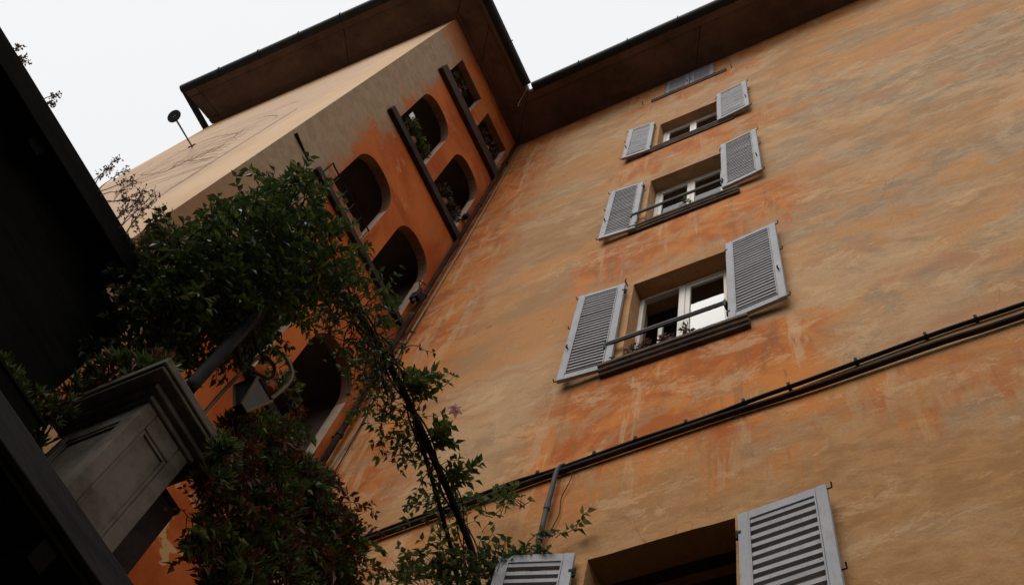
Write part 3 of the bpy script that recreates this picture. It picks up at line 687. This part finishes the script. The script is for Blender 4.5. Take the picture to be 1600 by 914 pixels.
m = MB(); m.box(-5.86, -5.72, 3.74, 3.83, 14.52, 14.72); m.tube([(-5.78, 3.78, 14.4), (-5.78, 3.78, 14.85)], 0.03, 8); m.build('box', IRON, jb, bevel=0.006)
m = MB(); m.tube(curve([Vector(p) for p in ((-5.78, 3.78, 14.85), (-5.80, 3.7, 15.0), (-5.83, 3.85, 15.2))], 6), 0.008, 5); m.build('lead', CABLE, jb)
jb = thing('junction_box', 'tiny dark fitting in the corner beside the upper loggia arch', 'junction box', (-5.80, 3.8, 18.0))
MB().box(-5.88, -5.78, 3.76, 3.84, 18.0, 18.14).build('box', IRON, jb, bevel=0.006)
vwire('gutter_wire', [(-5.06, 2.9, 23.02), (-5.22, 3.02, 22.7), (-5.24, 3.05, 22.3), (-5.21, 3.06, 22.0)], 0.0045, BEIGE, 'pale wire dangling from the gutter corner against the dark eave')

# ------------------------------------------------------------------ house at the left edge of the courtyard, its black carrying the shade
H = 5.5; EXL = -0.71 * H; EZ = 1.6 + H - 0.17
bl = thing('dark_house', 'timber house side, blackened for shade, with deep eave along the left edge', 'building', (-6.2, -3.0, 0))
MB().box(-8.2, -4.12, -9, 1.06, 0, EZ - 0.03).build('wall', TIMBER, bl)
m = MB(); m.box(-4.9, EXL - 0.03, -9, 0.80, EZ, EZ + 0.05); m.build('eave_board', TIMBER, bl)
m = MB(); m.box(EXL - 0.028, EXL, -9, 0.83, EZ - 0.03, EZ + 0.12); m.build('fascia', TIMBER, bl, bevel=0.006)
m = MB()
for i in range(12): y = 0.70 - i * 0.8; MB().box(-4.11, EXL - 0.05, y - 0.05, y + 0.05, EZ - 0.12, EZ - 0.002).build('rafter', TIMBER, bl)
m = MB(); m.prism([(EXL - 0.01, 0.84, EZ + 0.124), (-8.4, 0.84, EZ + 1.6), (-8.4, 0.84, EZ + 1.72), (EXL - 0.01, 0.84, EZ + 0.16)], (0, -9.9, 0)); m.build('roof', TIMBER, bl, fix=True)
m = MB(); m.tube([(EXL - 0.05, 0.98, EZ - 0.28), (-4.11, 0.98, EZ - 0.30)], 0.05, 10); m.tube([(EXL - 0.16, 0.98, EZ - 0.28), (EXL - 0.10, 0.98, EZ - 0.28)], 0.062, 10); m.build('drain_outlet', DARKMETAL, bl)
MB().box(-8.2, 9.0, -9, -6, 0, 12.0).build('rear_light_blocker', TIMBER, bl)  # unseen block added behind the camera to cut off low sky light
# terrace deck below it, its dark edge board crossing the corner of the picture
tr = thing('terrace', 'black raised deck whose straight edge cuts across the lower left corner', 'terrace', (-4.4, -1.0, 0))
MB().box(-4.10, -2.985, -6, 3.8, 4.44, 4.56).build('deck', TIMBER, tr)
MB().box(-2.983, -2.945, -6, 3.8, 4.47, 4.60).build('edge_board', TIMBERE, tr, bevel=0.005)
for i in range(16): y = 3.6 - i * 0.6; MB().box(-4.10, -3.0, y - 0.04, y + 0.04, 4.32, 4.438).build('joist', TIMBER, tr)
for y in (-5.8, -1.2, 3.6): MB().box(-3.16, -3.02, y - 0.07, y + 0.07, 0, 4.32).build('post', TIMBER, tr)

# ------------------------------------------------------------------ stone pier with panels and cap
pr = thing('stone_pier', 'stone pier, coloured dark for shade, with sunk panels and a stepped cap', 'pier', (-3.78, 1.48, 4.56))
PX0, PX1, PY0, PY1, PZ0, PZ1 = -4.06, -3.50, 1.26, 1.64, 4.56, 5.93
MB().box(PX0 + 0.02, PX1 - 0.02, PY0 + 0.02, PY1 - 0.02, PZ0, PZ1).build('core', PIER, pr)
def panel_frame(face):
    m = MB()
    if face == 'x':
        a0, a1 = PY0, PY1; bx = lambda p, q, z0, z1, d: m.box(PX1 - 0.019, PX1 + d, p, q, z0, z1)
    else:
        a0, a1 = PX0, PX1 - 0.02; bx = lambda p, q, z0, z1, d: m.box(p, q, PY0 - d, PY0 + 0.019, z0, z1)
    bx(a0, a0 + 0.085, PZ0, PZ1, 0.0); bx(a1 - 0.085, a1, PZ0, PZ1, 0.0)
    bx(a0 + 0.0855, a1 - 0.0855, PZ1 - 0.13, PZ1, -0.001); bx(a0 + 0.0855, a1 - 0.0855, PZ0, PZ0 + 0.12, -0.001)
    m.build('panel_frame', PIER, pr, bevel=0.008)
    m = MB()
    bx(a0 + 0.086, a0 + 0.106, PZ0 + 0.121, PZ1 - 0.131, -0.008); bx(a1 - 0.106, a1 - 0.086, PZ0 + 0.121, PZ1 - 0.131, -0.008); bx(a0 + 0.1065, a1 - 0.1065, PZ1 - 0.152, PZ1 - 0.131, -0.008)
    m.build('panel_moulding', PIER, pr, bevel=0.005)
panel_frame('x'); panel_frame('y')
for i, (d, z0, z1) in enumerate(((0.018, 5.931, 5.965), (0.055, 5.966, 6.005), (0.120, 6.006, 6.03), (0.135, 6.031, 6.09))):
    MB().box(PX0 - d, PX1 + d, PY0 - d, PY1 + d, z0, z1).build('cap_course', PIER, pr, bevel=0.008)
bk = thing('backing_wall', 'dark grey wall stub standing behind the stone pier', 'wall', (-3.85, 1.72, 4.56))
MB().box(-4.1, -3.66, 1.645, 1.85, 4.56, 5.83).build('wall', SLABM, bk, bevel=0.01)
MB().box(-4.11, -3.65, 1.645, 1.86, 5.831, 5.87).build('coping', SLABM, bk, bevel=0.01)
# parapet that carries the hanging shrub
pp = thing('parapet', 'dark parapet hidden under the cascading shrub', 'parapet', (-3.9, 2.8, 4.56))
MB().box(-4.15, -3.85, 2.45, 3.75, 4.56, 5.75).build('wall', SLABM, pp, bevel=0.01)
MB().box(-4.19, -3.81, 2.43, 3.77, 5.751, 5.81).build('coping', SLABM, pp, bevel=0.01)

# ------------------------------------------------------------------ metal arch from the pier to the wall
ar = thing('trellis_arch', 'dark metal hoop rising from the pier and arching over to the ochre wall', 'trellis', (-3.4, 1.33, 6.1))
AXX = -3.40
arc = [(AXX, 1.33, 6.11), (AXX, 1.33, 6.9), (AXX, 1.33, 7.55), (AXX, 1.37, 7.86), (AXX, 1.52, 8.05), (AXX, 1.85, 8.20), (AXX, 2.27, 8.25), (AXX, 2.7, 8.22), (AXX, 3.14, 8.14), (AXX + .02, 3.5, 8.02), (AXX + .06, 3.84, 7.80), (AXX + .07, 3.92, 7.4), (AXX + .07, 3.92, 5.0)]
ARC = curve([Vector(p) for p in arc], 8)
m = MB(); m.tube([p for p in ARC if p.y < 1.5], 0.038, 10); m.smooth = True; m.build('post', IRON, ar)
m = MB(); m.tube([p for p in ARC if p.y >= 1.45], 0.028, 8); m.smooth = True; m.build('hoop', IRON, ar)
arc2 = [(AXX - .02, 2.8, 8.20), (AXX - .05, 3.15, 8.10), (AXX - .07, 3.5, 7.95), (AXX - .06, 3.82, 7.70), (AXX - .05, 3.94, 7.3), (AXX - .05, 3.94, 5.0)]
ARC2 = curve([Vector(p) for p in arc2], 8)
m = MB(); m.tube(ARC2, 0.018, 8); m.smooth = True; m.build('side_rod', IRON, ar)

# ------------------------------------------------------------------ lantern on its scrolled bracket
LZ = 6.72
ln = thing('lantern', 'tapered metal and glass lantern hanging from a scrolled bracket', 'lantern', (-3.62, 1.74, LZ))
lc = Vector((-3.62, 1.74, LZ)); bw, tw, lh = 0.026, 0.088, 0.20
cb = [lc + Vector((sx * bw, sy * bw, 0)) for sx, sy in ((-1, -1), (1, -1), (1, 1), (-1, 1))]; ct = [lc + Vector((sx * tw, sy * tw, lh)) for sx, sy in ((-1, -1), (1, -1), (1, 1), (-1, 1))]
for i in range(4):
    j = (i + 1) % 4; m = MB(); m.add([cb[i], cb[j], ct[j], ct[i]], [(0, 1, 2, 3)]); m.build('pane', LGLASS, ln)
    m = MB(); m.tube([cb[i], ct[i]], 0.011, 6); m.build('corner_bar', BEIGE, ln)
    MB().tube([ct[i], ct[j]], 0.009, 6).build('rim', IRON, ln); MB().tube([cb[i], cb[j]], 0.007, 6).build('rim', IRON, ln)
m = MB(); m.add(ct + [lc + Vector((0, 0, lh + 0.11))], [(0, 1, 4), (1, 2, 4), (2, 3, 4), (3, 0, 4)]); m.build('cap', IRON, ln); MB().add(cb, [(3, 2, 1, 0)]).build('bottom', IRON, ln)
m = MB(); m.lathe([(0.03, 0.10), (0.035, 0.13), (0.012, 0.15), (0.012, 0.18)], lc + Vector((0, 0, lh)), 10); m.build('finial', IRON, ln)
top = lc + Vector((0, 0, lh + 0.18))
m = MB(); m.tube(curve([Vector((AXX - .02, 1.36, 6.75)), Vector((-3.5, 1.5, 6.80)), top + Vector((0, 0, 0.02))], 8), 0.013, 6)
m.tube(curve([Vector((AXX - .02, 1.36, 6.98)), Vector((-3.5, 1.52, 7.02)), top + Vector((.02, -0.03, 0.14)), top + Vector((0, .03, .1)), top], 8), 0.012, 6); m.build('bracket', IRON, ln)
for c0_, r0, pl in ((Vector((-3.5, 1.50, 6.90)), 0.075, 1), (Vector((-3.56, 1.62, 6.93)), 0.05, -1), (Vector((-3.66, 1.80, 7.06)), 0.05, 1)):
    d1 = Vector((-.45, .89, 0)); sp = [c0_ + (d1 * math.cos(a * pl) + Vector((0, 0, math.sin(a * pl)))) * r0 * (1 - a / 12) for a in [i * 0.35 for i in range(28)]]
    m = MB(); m.tube(sp, 0.009, 6); m.build('scroll', IRON, ln)
m = MB(); m.tube(curve([Vector(p) for p in ((-3.80, 1.66, 6.55), (-3.70, 1.62, 6.9), (-3.56, 1.60, 7.18), (-3.50, 1.68, 7.24), (-3.47, 1.80, 7.15), (-3.52, 1.82, 6.98), (-3.58, 1.80, 6.86))], 8), 0.013, 8); m.smooth = True; m.build('supply_tube', BEIGE, ln)
# red hoop of a hose behind the pier cap
hz = thing('garden_hose', 'dull red hose coiled behind the pier cap', 'hose', (-3.75, 1.45, 6.11))
for i, (r0, dz) in enumerate(((0.15, 0), (0.135, 0.025), (0.155, 0.045))):
    m = MB(); m.tube([Vector((-3.74 + 0.02 * i, 1.30 + r0 * math.cos(t), 6.28 + dz + r0 * math.sin(t))) for t in [i_ * math.pi / 16 for i_ in range(33)]], 0.012, 7); m.smooth = True; m.build('coil', REDP, hz)

# ------------------------------------------------------------------ plants
def leaf(mb, p, d, n, L, W, fold=0.25, curl=0.15):
    d = d.normalized(); s = d.cross(n); s = s.normalized() if s.length > 1e-4 else d.orthogonal().normalized(); n = s.cross(d)
    a = p + d * L * 0.42 - n * L * 0.02
    q = p + d * L - n * L * curl
    l1 = p + d * L * 0.38 + s * W * 0.5 + n * W * fold; r1 = p + d * L * 0.38 - s * W * 0.5 + n * W * fold
    mb.add([p, l1, q, r1, a], [(0, 4, 1), (1, 4, 2), (0, 3, 4), (3, 2, 4)])
def rv(s=1.0): 
    while True:
        v = Vector((RND(-1, 1), RND(-1, 1), RND(-1, 1)))
        if 0.05 < v.length < 1: return v * s
def twig(st, tw, lf, p, d, length, r0, step=0.035, drop=0.0, lsize=0.055, every=1, wander=0.35, bare=0.15):
    pts = [p.copy()]; d = d.normalized(); n = max(3, int(length / step))
    for i in range(n):
        d = (d + rv(wander) + Vector((0, 0, -drop))).normalized(); p = p + d * step; pts.append(p.copy())
        if i / n > bare and i % every == 0:
            for sgn in (1, -1):
                if RND(0, 1) < 0.82:
                    s = d.cross(Vector((RND(-.4, .4), RND(-.4, .4), 1))); s = s.normalized() if s.length > 1e-3 else rv().normalized()
                    ld = (s * sgn + d * 0.7 + rv(0.5)).normalized()
                    leaf(lf, p, ld, (Vector((0, 0, 1)) + rv(0.9)).normalized(), lsize * RND(0.6, 1.2), lsize * RND(0.42, 0.62))
    k = len(pts); tw.tube(pts, [r0 * (1 - 0.75 * i / k) for i in range(k)], 4, cap=False)
    return pts
def plant(name, label, cat, loc, group=None): return thing(name, label, cat, loc, group)

# climbing jasmine over the hoop
jv = plant('climbing_vine', 'dense dark green climbing vine massed over the metal arch', 'vine', (-3.4, 1.33, 6.1))
st, tw, lf = MB(), MB(), MB()
blobs = [((-3.52, 1.10, 7.50), (.40, .30, .38), 260), ((-3.40, 1.28, 7.88), (.28, .26, .24), 105), ((-3.85, 1.02, 7.20), (.34, .24, .34), 215), ((-3.35, 1.90, 8.12), (.18, .32, .14), 28), ((-3.66, 1.20, 7.10), (.34, .22, .30), 170), ((-3.42, 1.02, 7.95), (.22, .18, .18), 90), ((-4.0, 1.12, 6.85), (.25, .15, .25), 120)]
for (cx_, cy_, cz_), (rx, ry, rz_), cnt in blobs:
    c0_ = Vector((cx_, cy_, cz_))
    for i in range(cnt):
        o = rv(); p = c0_ + Vector((o.x * rx, o.y * ry, o.z * rz_)); d = (Vector((o.x, o.y, o.z + 0.35)) + rv(0.6))
        twig(st, tw, lf, p, d, RND(.14, .34), 0.0045, lsize=0.066, drop=RND(-0.05, 0.12))
for i in range(26):        # upright young shoots on top
    p = Vector((RND(-3.75, -3.2), RND(.85, 1.6), RND(7.9, 8.2))); twig(st, tw, lf, p, Vector((RND(-.2, .3), RND(-.5, .1), 1)), RND(.2, .34), 0.004, lsize=0.05, wander=.2, every=2)
for i in range(120):        # bare woody twigs hanging under the hoop
    p = ARC[random.randint(26, 52)] + rv(.12); twig(st, tw, lf, p, Vector((RND(-.6, .6), RND(-.3, .8), RND(-1, .2))), RND(.25, .6), 0.006, lsize=0.05, wander=.45, bare=.55, every=2)
for i in range(80):        # thinner sprays along the hoop towards the wall
    t = random.randint(46, 70); p = ARC[t] + rv(.06); twig(st, tw, lf, p, Vector((RND(-1.3, .5), RND(-.5, .5), RND(-.8, .5))), RND(.14, .50), 0.0035, lsize=0.066, wander=.35, every=2, drop=.06)
for k_ in range(3):        # woody stems twined round the hoop
    ph = RND(0, 6); pts = []
    for i, p in enumerate(ARC[4:82]):
        a = ph + i * 0.35 * (1 if k_ % 2 else -1); pts.append(p + Vector((math.cos(a), 0.3 * math.sin(a), math.sin(a))) * (0.045 + 0.012 * k_))
    MB().tube(pts, [0.013 - 0.0001 * i for i in range(len(pts))], 6).build('stem', BARK, jv)
for s in ((-3.4, 2.55, 8.2), (-3.40, 2.95, 8.16), (-3.40, 3.25, 8.06)):      # leafy tufts standing off the hoop
    for i in range(9): twig(st, tw, lf, Vector(s) + rv(.04), Vector((RND(.3, 1.2), RND(-.3, .4), RND(-.1, .7))), RND(.15, .34), 0.004, lsize=0.09, wander=.2)
tag(tw.build('twigs', BARK, jv), kind='stuff'); tag(lf.build('foliage', LEAF, jv), kind='stuff')
fl = MB(); fp = at(712, 640, 0, -3.02)
for i in range(7): leaf(fl, fp + rv(.01), Vector((math.cos(i * .9), math.sin(i * .9) - .5, -.5)), Vector((0.3, -.7, -.6)), .065, .045)
fo = fl.build('flower', PINK, jv)

# ivy where the hoop meets the wall
iv = plant('ivy', 'light green ivy sprawling by the lowest left shutter', 'ivy', (-3.4, 3.9, 5.5))
st, tw, lf = MB(), MB(), MB()
def wallpt(x, z, off): return Vector((x, AY - off, z))
for i in range(60):
    t = RND(0, 1); p = Vector((RND(-3.78, -3.22), RND(3.7, 3.95), RND(6.6, 7.75))); twig(st, tw, lf, p, Vector((RND(-.6, .8), RND(-1, .1), RND(-.2, .9))), RND(.15, .34), 0.004, lsize=0.075, wander=.3, every=2)
for z0, x0, dx, dz in ((7.75, -3.35, .85, .26), (7.6, -3.3, .45, .14), (7.66, -3.4, .62, .10), (7.2, -3.5, -.5, .15), (7.1, -3.6, -.6, .1)):
    for i in range(14): u = i / 14; twig(st, tw, lf, wallpt(x0 + dx * u, z0 + dz * u, .10 + .04 * math.sin(i)) + rv(.03), Vector((dx, RND(-.5, .1), RND(-.4, .3))), .12, 0.004, lsize=0.08, wander=.3, every=1, bare=0)
for i in range(60): p = Vector((RND(-4.35, -3.1), RND(3.62, 3.94), RND(6.35, 6.95))); twig(st, tw, lf, p, Vector((RND(-.6, .6), RND(-1, .1), RND(.1, 1))), RND(.14, .30), 0.004, lsize=0.075, wander=.3, every=2)
for (px, py, rx, ry, cnt) in ((725, 850, 30, 40, 34), (690, 898, 55, 18, 60), (772, 885, 20, 26, 30), (705, 805, 25, 20, 22), (660, 905, 40, 12, 40), (800, 785, 22, 10, 16), (770, 800, 22, 10, 16)):
    for i in range(cnt): p = at(px + RND(-rx, rx), py + RND(-ry, ry), 1, RND(3.72, 3.9)); twig(st, tw, lf, p, Vector((RND(-.8, .8), RND(-1, .1), RND(-.3, .9))), RND(.08, .2), 0.004, lsize=0.078, wander=.3, every=2, bare=0)
for i in range(5): x = RND(-3.7, -3.2); MB().tube(curve([wallpt(x, 5.0, .08), wallpt(x + RND(-.1, .1), 6.3, .1), wallpt(x + RND(-.2, .2), 7.5, .1)], 6), 0.012, 6).build('stem', BARK, iv)
tag(tw.build('twigs', BARK, iv), kind='stuff'); tag(lf.build('foliage', IVYL, iv), kind='stuff')

# succulents: rosettes of pointed leaves
def rosette(lf, p, d, n, L, W):
    d = d.normalized(); u = d.orthogonal().normalized(); v = d.cross(u); k2 = RND(.55, 1.25)
    for i in range(n):
        a = i * 2.4 + RND(-.2, .2); k = RND(.25, 1.0); leaf(lf, p + rv(.006), (u * math.cos(a) + v * math.sin(a)) * k + d * (1.15 - k), d, L * k2 * RND(.7, 1.15), W * k2, .15, -.12)
def shrub(name, label, cat, loc, blobs, n, L, parts=(SUCC, REDL), redp=.25, up=(0.45, -.35, .8), group=None):
    root = plant(name, label, cat, loc, group); st, lf, rl = MB(), MB(), MB()
    for (c, r, cnt) in blobs:
        c = Vector(c)
        for i in range(cnt):
            o = rv(); o = o * (RND(.75, 1.0) / max(o.length, .3)) if RND(0, 1) < .7 else o
            p = c + Vector((o.x * r[0], o.y * r[1], o.z * r[2])); d = Vector(up) + o * 1.2 + rv(.3)
            red = RND(0, 1) < redp
            if red:
                for j in range(9): leaf(rl, p + rv(.04), (d + rv(.9)), rv().normalized(), L * RND(.4, .8), L * .28)
            else: rosette(lf, p, d, n, L, L * .27)
            if RND(0, 1) < .6: st.tube([p - d.normalized() * RND(.06, .14), p - d.normalized() * .03 + rv(.01), p], [.006, .005, .003], 4, cap=False)
    tag(st.build('stems', BARK, root), kind='stuff'); tag(lf.build('foliage', parts[0], root), kind='stuff')
    if redp > 0: tag(rl.build('red_sprays', parts[1], root), kind='stuff')
    return root
shrub('hanging_shrub', 'dark cascading shrub with red tips spilling over the parapet', 'shrub', (-3.9, 2.6, 5.81),
      [(at(405, 700, 0, -3.80), (.22, .22, .20), 260), (at(455, 770, 0, -3.78), (.26, .26, .24), 420), (at(500, 850, 0, -3.75), (.28, .26, .30), 360), (at(390, 800, 0, -3.72), (.28, .28, .36), 400), (at(350, 740, 0, -3.72), (.14, .14, .18), 120), (at(400, 890, 0, -3.72), (.30, .30, .28), 280), (at(360, 900, 0, -3.6), (.14, .14, .18), 90), (at(318, 850, 0, -3.7), (.07, .07, .16), 60), (at(348, 700, 0, -3.28), (.06, .06, .07), 30), (at(335, 740, 0, -3.45), (.10, .10, .14), 60), (at(480, 920, 0, -3.72), (.30, .35, .25), 220), (at(368, 668, 0, -3.78), (.10, .09, .08), 45)], 11, .072, redp=.30)
pb = thing('planter_box', 'black trough hung on the timber wall beside the pier', 'planter', (-4.02, .9, 5.5))
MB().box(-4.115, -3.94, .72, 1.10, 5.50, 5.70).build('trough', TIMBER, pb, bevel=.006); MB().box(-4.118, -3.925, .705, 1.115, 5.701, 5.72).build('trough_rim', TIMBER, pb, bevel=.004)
sh = [o for o in bpy.data.objects if o.name.startswith('hanging_shrub')][0]
st, tw, lf = MB(), MB(), MB(); l2 = MB()
for i in range(260):
    px, py = random.choice(((420, 680), (470, 740), (520, 800), (545, 870), (340, 760), (320, 820), (400, 760), (450, 850), (380, 700), (360, 880), (500, 890)))
    p = at(px + RND(-30, 30), py + RND(-30, 30), 0, RND(-3.72, -3.45)); red = RND(0, 1) < .5
    twig(st, tw, l2 if red else lf, p, Vector((RND(-.2, 1), RND(-.6, .9), RND(-.9, .6))), RND(.12, .34), .003, lsize=RND(.035, .075), wander=.3, drop=.10)
tag(tw.build('twigs', BARK, sh), kind='stuff'); tag(lf.build('foliage', SUCC, sh), kind='stuff'); tag(l2.build('red_sprays', REDL, sh), kind='stuff')
shrub('trough_plant', 'green succulents filling the trough left of the pier', 'plant', (-4.02, .9, 5.72), [((-4.0, .84, 5.76), (.07, .10, .05), 22), ((-4.0, .98, 5.78), (.08, .12, .07), 34), ((-3.98, 1.10, 5.88), (.09, .07, .09), 24)], 12, .062, redp=.10, up=(.2, -.4, .8))
shrub('pier_plant', 'low green succulents growing on top of the stone pier', 'plant', (-3.85, 1.3, 6.11), [((-3.80, 1.16, 6.22), (.30, .12, .10), 55), ((-4.10, 1.18, 6.16), (.20, .12, .14), 45), ((-4.25, 1.25, 5.98), (.14, .12, .18), 34), ((-3.62, 1.22, 6.24), (.10, .08, .06), 14)], 12, .085, redp=.10, up=(.2, -.4, .8))
# balcony and sill plants
def small(name, label, base, blobs, n, L, mats=(DIMG, REDL), redp=.1, up=(.5, -.2, .6), pot=None, cat='plant', group=None):
    r = shrub(name, label, cat, base, blobs, n, L, mats, redp, up, group)
    if pot:
        x, y, z, rr = pot; m = MB(); m.lathe([(0.001, 0), (rr * .7, 0), (rr, rr * 1.5), (rr * .88, rr * 1.5), (rr * .8, rr * 1.2), (0.001, rr * 1.2)], (x, y, z), 14); m.build('pot', TERRA, r)
    return r
small('balcony_plant', 'yellow-green trailing plant in the upper loggia arch near the corner', (-5.80, 2.2, 17.4), [((-5.80, 2.02, 17.66), (.08, .16, .10), 34), ((-5.80, 2.36, 17.62), (.08, .22, .12), 44)], 9, .075, (IVYL, REDL), .12, pot=(-5.86, 2.2, 17.41, .07))
small('balcony_plant', 'sparse green plant in the upper loggia arch beside the drainpipe', (-5.80, 3.3, 17.4), [((-5.80, 3.2, 17.62), (.08, .18, .12), 24), ((-5.80, 3.55, 17.58), (.08, .20, .10), 26)], 9, .075, (DIMG, REDL), .15, pot=(-5.86, 3.3, 17.41, .07))
small('balcony_plant', 'dim dry plant behind the topmost wooden balcony beam, outer bay', (-5.86, 2.2, 20.93), [((-5.84, 2.10, 21.15), (.06, .26, .12), 26)], 8, .07, (DIMG, REDL), .3, pot=(-5.88, 2.2, 20.94, .06))
small('balcony_plant', 'dim dry plant behind the topmost wooden balcony beam, inner bay', (-5.86, 3.4, 20.93), [((-5.84, 3.35, 21.18), (.06, .34, .14), 32)], 8, .07, (DIMG, REDL), .3, pot=(-5.88, 3.4, 20.94, .06))
small('balcony_plant', 'green plant spilling at the foot of the big lowest arch', (-5.70, 2.9, 10.4), [((-5.72, 2.75, 10.62), (.10, .26, .14), 36), ((-5.72, 3.05, 10.55), (.10, .22, .12), 26)], 9, .08, (SUCC, REDL), .05, pot=(-5.81, 2.9, 10.41, .06))
small('sill_plant', 'small dark red leaves on the sill above the cables, left end', (-2.35, 3.95, 10.66), [((-2.32, 3.93, 10.74), (.16, .04, .06), 18)], 8, .06, (REDL, REDL), .5)
small('sill_plant', 'reddish sprig on the sill above the cables, middle', (-2.02, 3.95, 10.66), [((-2.02, 3.93, 10.74), (.07, .04, .07), 9)], 8, .06, (REDL, REDL), .6)
small('sill_plant', 'dark seedling on the sill above the cables, in front of the white curtain', (-1.78, 3.95, 10.66), [((-1.78, 3.93, 10.80), (.05, .04, .08), 8)], 8, .06, (REDL, DIMG), .4)
small('sill_plant', 'tiny green tuft on the sill of the third window up', (-1.86, 3.95, 14.62), [((-1.86, 3.93, 14.70), (.05, .04, .04), 7)], 8, .055, (SUCC, DIMG), .0)
wc = thing('white_card', 'small white tag standing among the balcony plants of the upper arch', 'tag', (-5.80, 1.86, 17.42))
MB().prism([(-5.79, 1.84, 17.70), (-5.79, 1.95, 17.70), (-5.79, 1.95, 17.92), (-5.79, 1.84, 17.92)], (.006, 0, 0)).build('card', WHITE, wc, fix=True)
m = MB(); m.tube([(-5.80, 1.9, 17.41), (-5.80, 1.9, 17.9)], .006, 5); m.build('stake', IRON, wc)
# dry weeds rooted in the gutter of the black house
def weed(label, y, n, h, spread):
    base = Vector((EXL - .03, y, EZ + .12)); root = plant('gutter_weed', label, 'weed', base, 'dry weeds along the black eave'); st, lf = MB(), MB()
    for i in range(n):
        p = base + Vector((RND(-.04, .03), RND(-spread, spread), 0)); d = Vector((RND(-.1, .9), RND(-.5, .6), 1)).normalized(); pts = [p.copy()]
        for j in range(9):
            d = (d + rv(.25)).normalized(); p = p + d * h / 9 * RND(.7, 1.1); pts.append(p.copy())
            if j > 3:
                for q in range(3):
                    e = p + (d + rv(1.1)) * h * .10; st.tube([p, e], [.0022, .0012], 3, cap=False)
                    for w_ in range(2): leaf(lf, e + rv(.012), rv(), rv().normalized(), RND(.012, .026), RND(.010, .018))
        st.tube(pts, [.004 - .0003 * j for j in range(len(pts))], 4, cap=False)
    tag(st.build('stems', DRY, root), kind='stuff'); tag(lf.build('seed_heads', DRYL, root), kind='stuff')
weed('dry weed sprouting at the very top of the black eave', -.62, 3, .15, .04)
weed('small dry weed a little down the black eave', -.30, 3, .12, .03)
weed('dry weed on the black eave before the pale painted wall', .30, 7, .26, .06)
weed('thick rusty weed clump near the lower end of the black eave', .58, 14, .34, .12)
weed('rusty weed at the end of the black eave beside the vine', .78, 14, .34, .05)
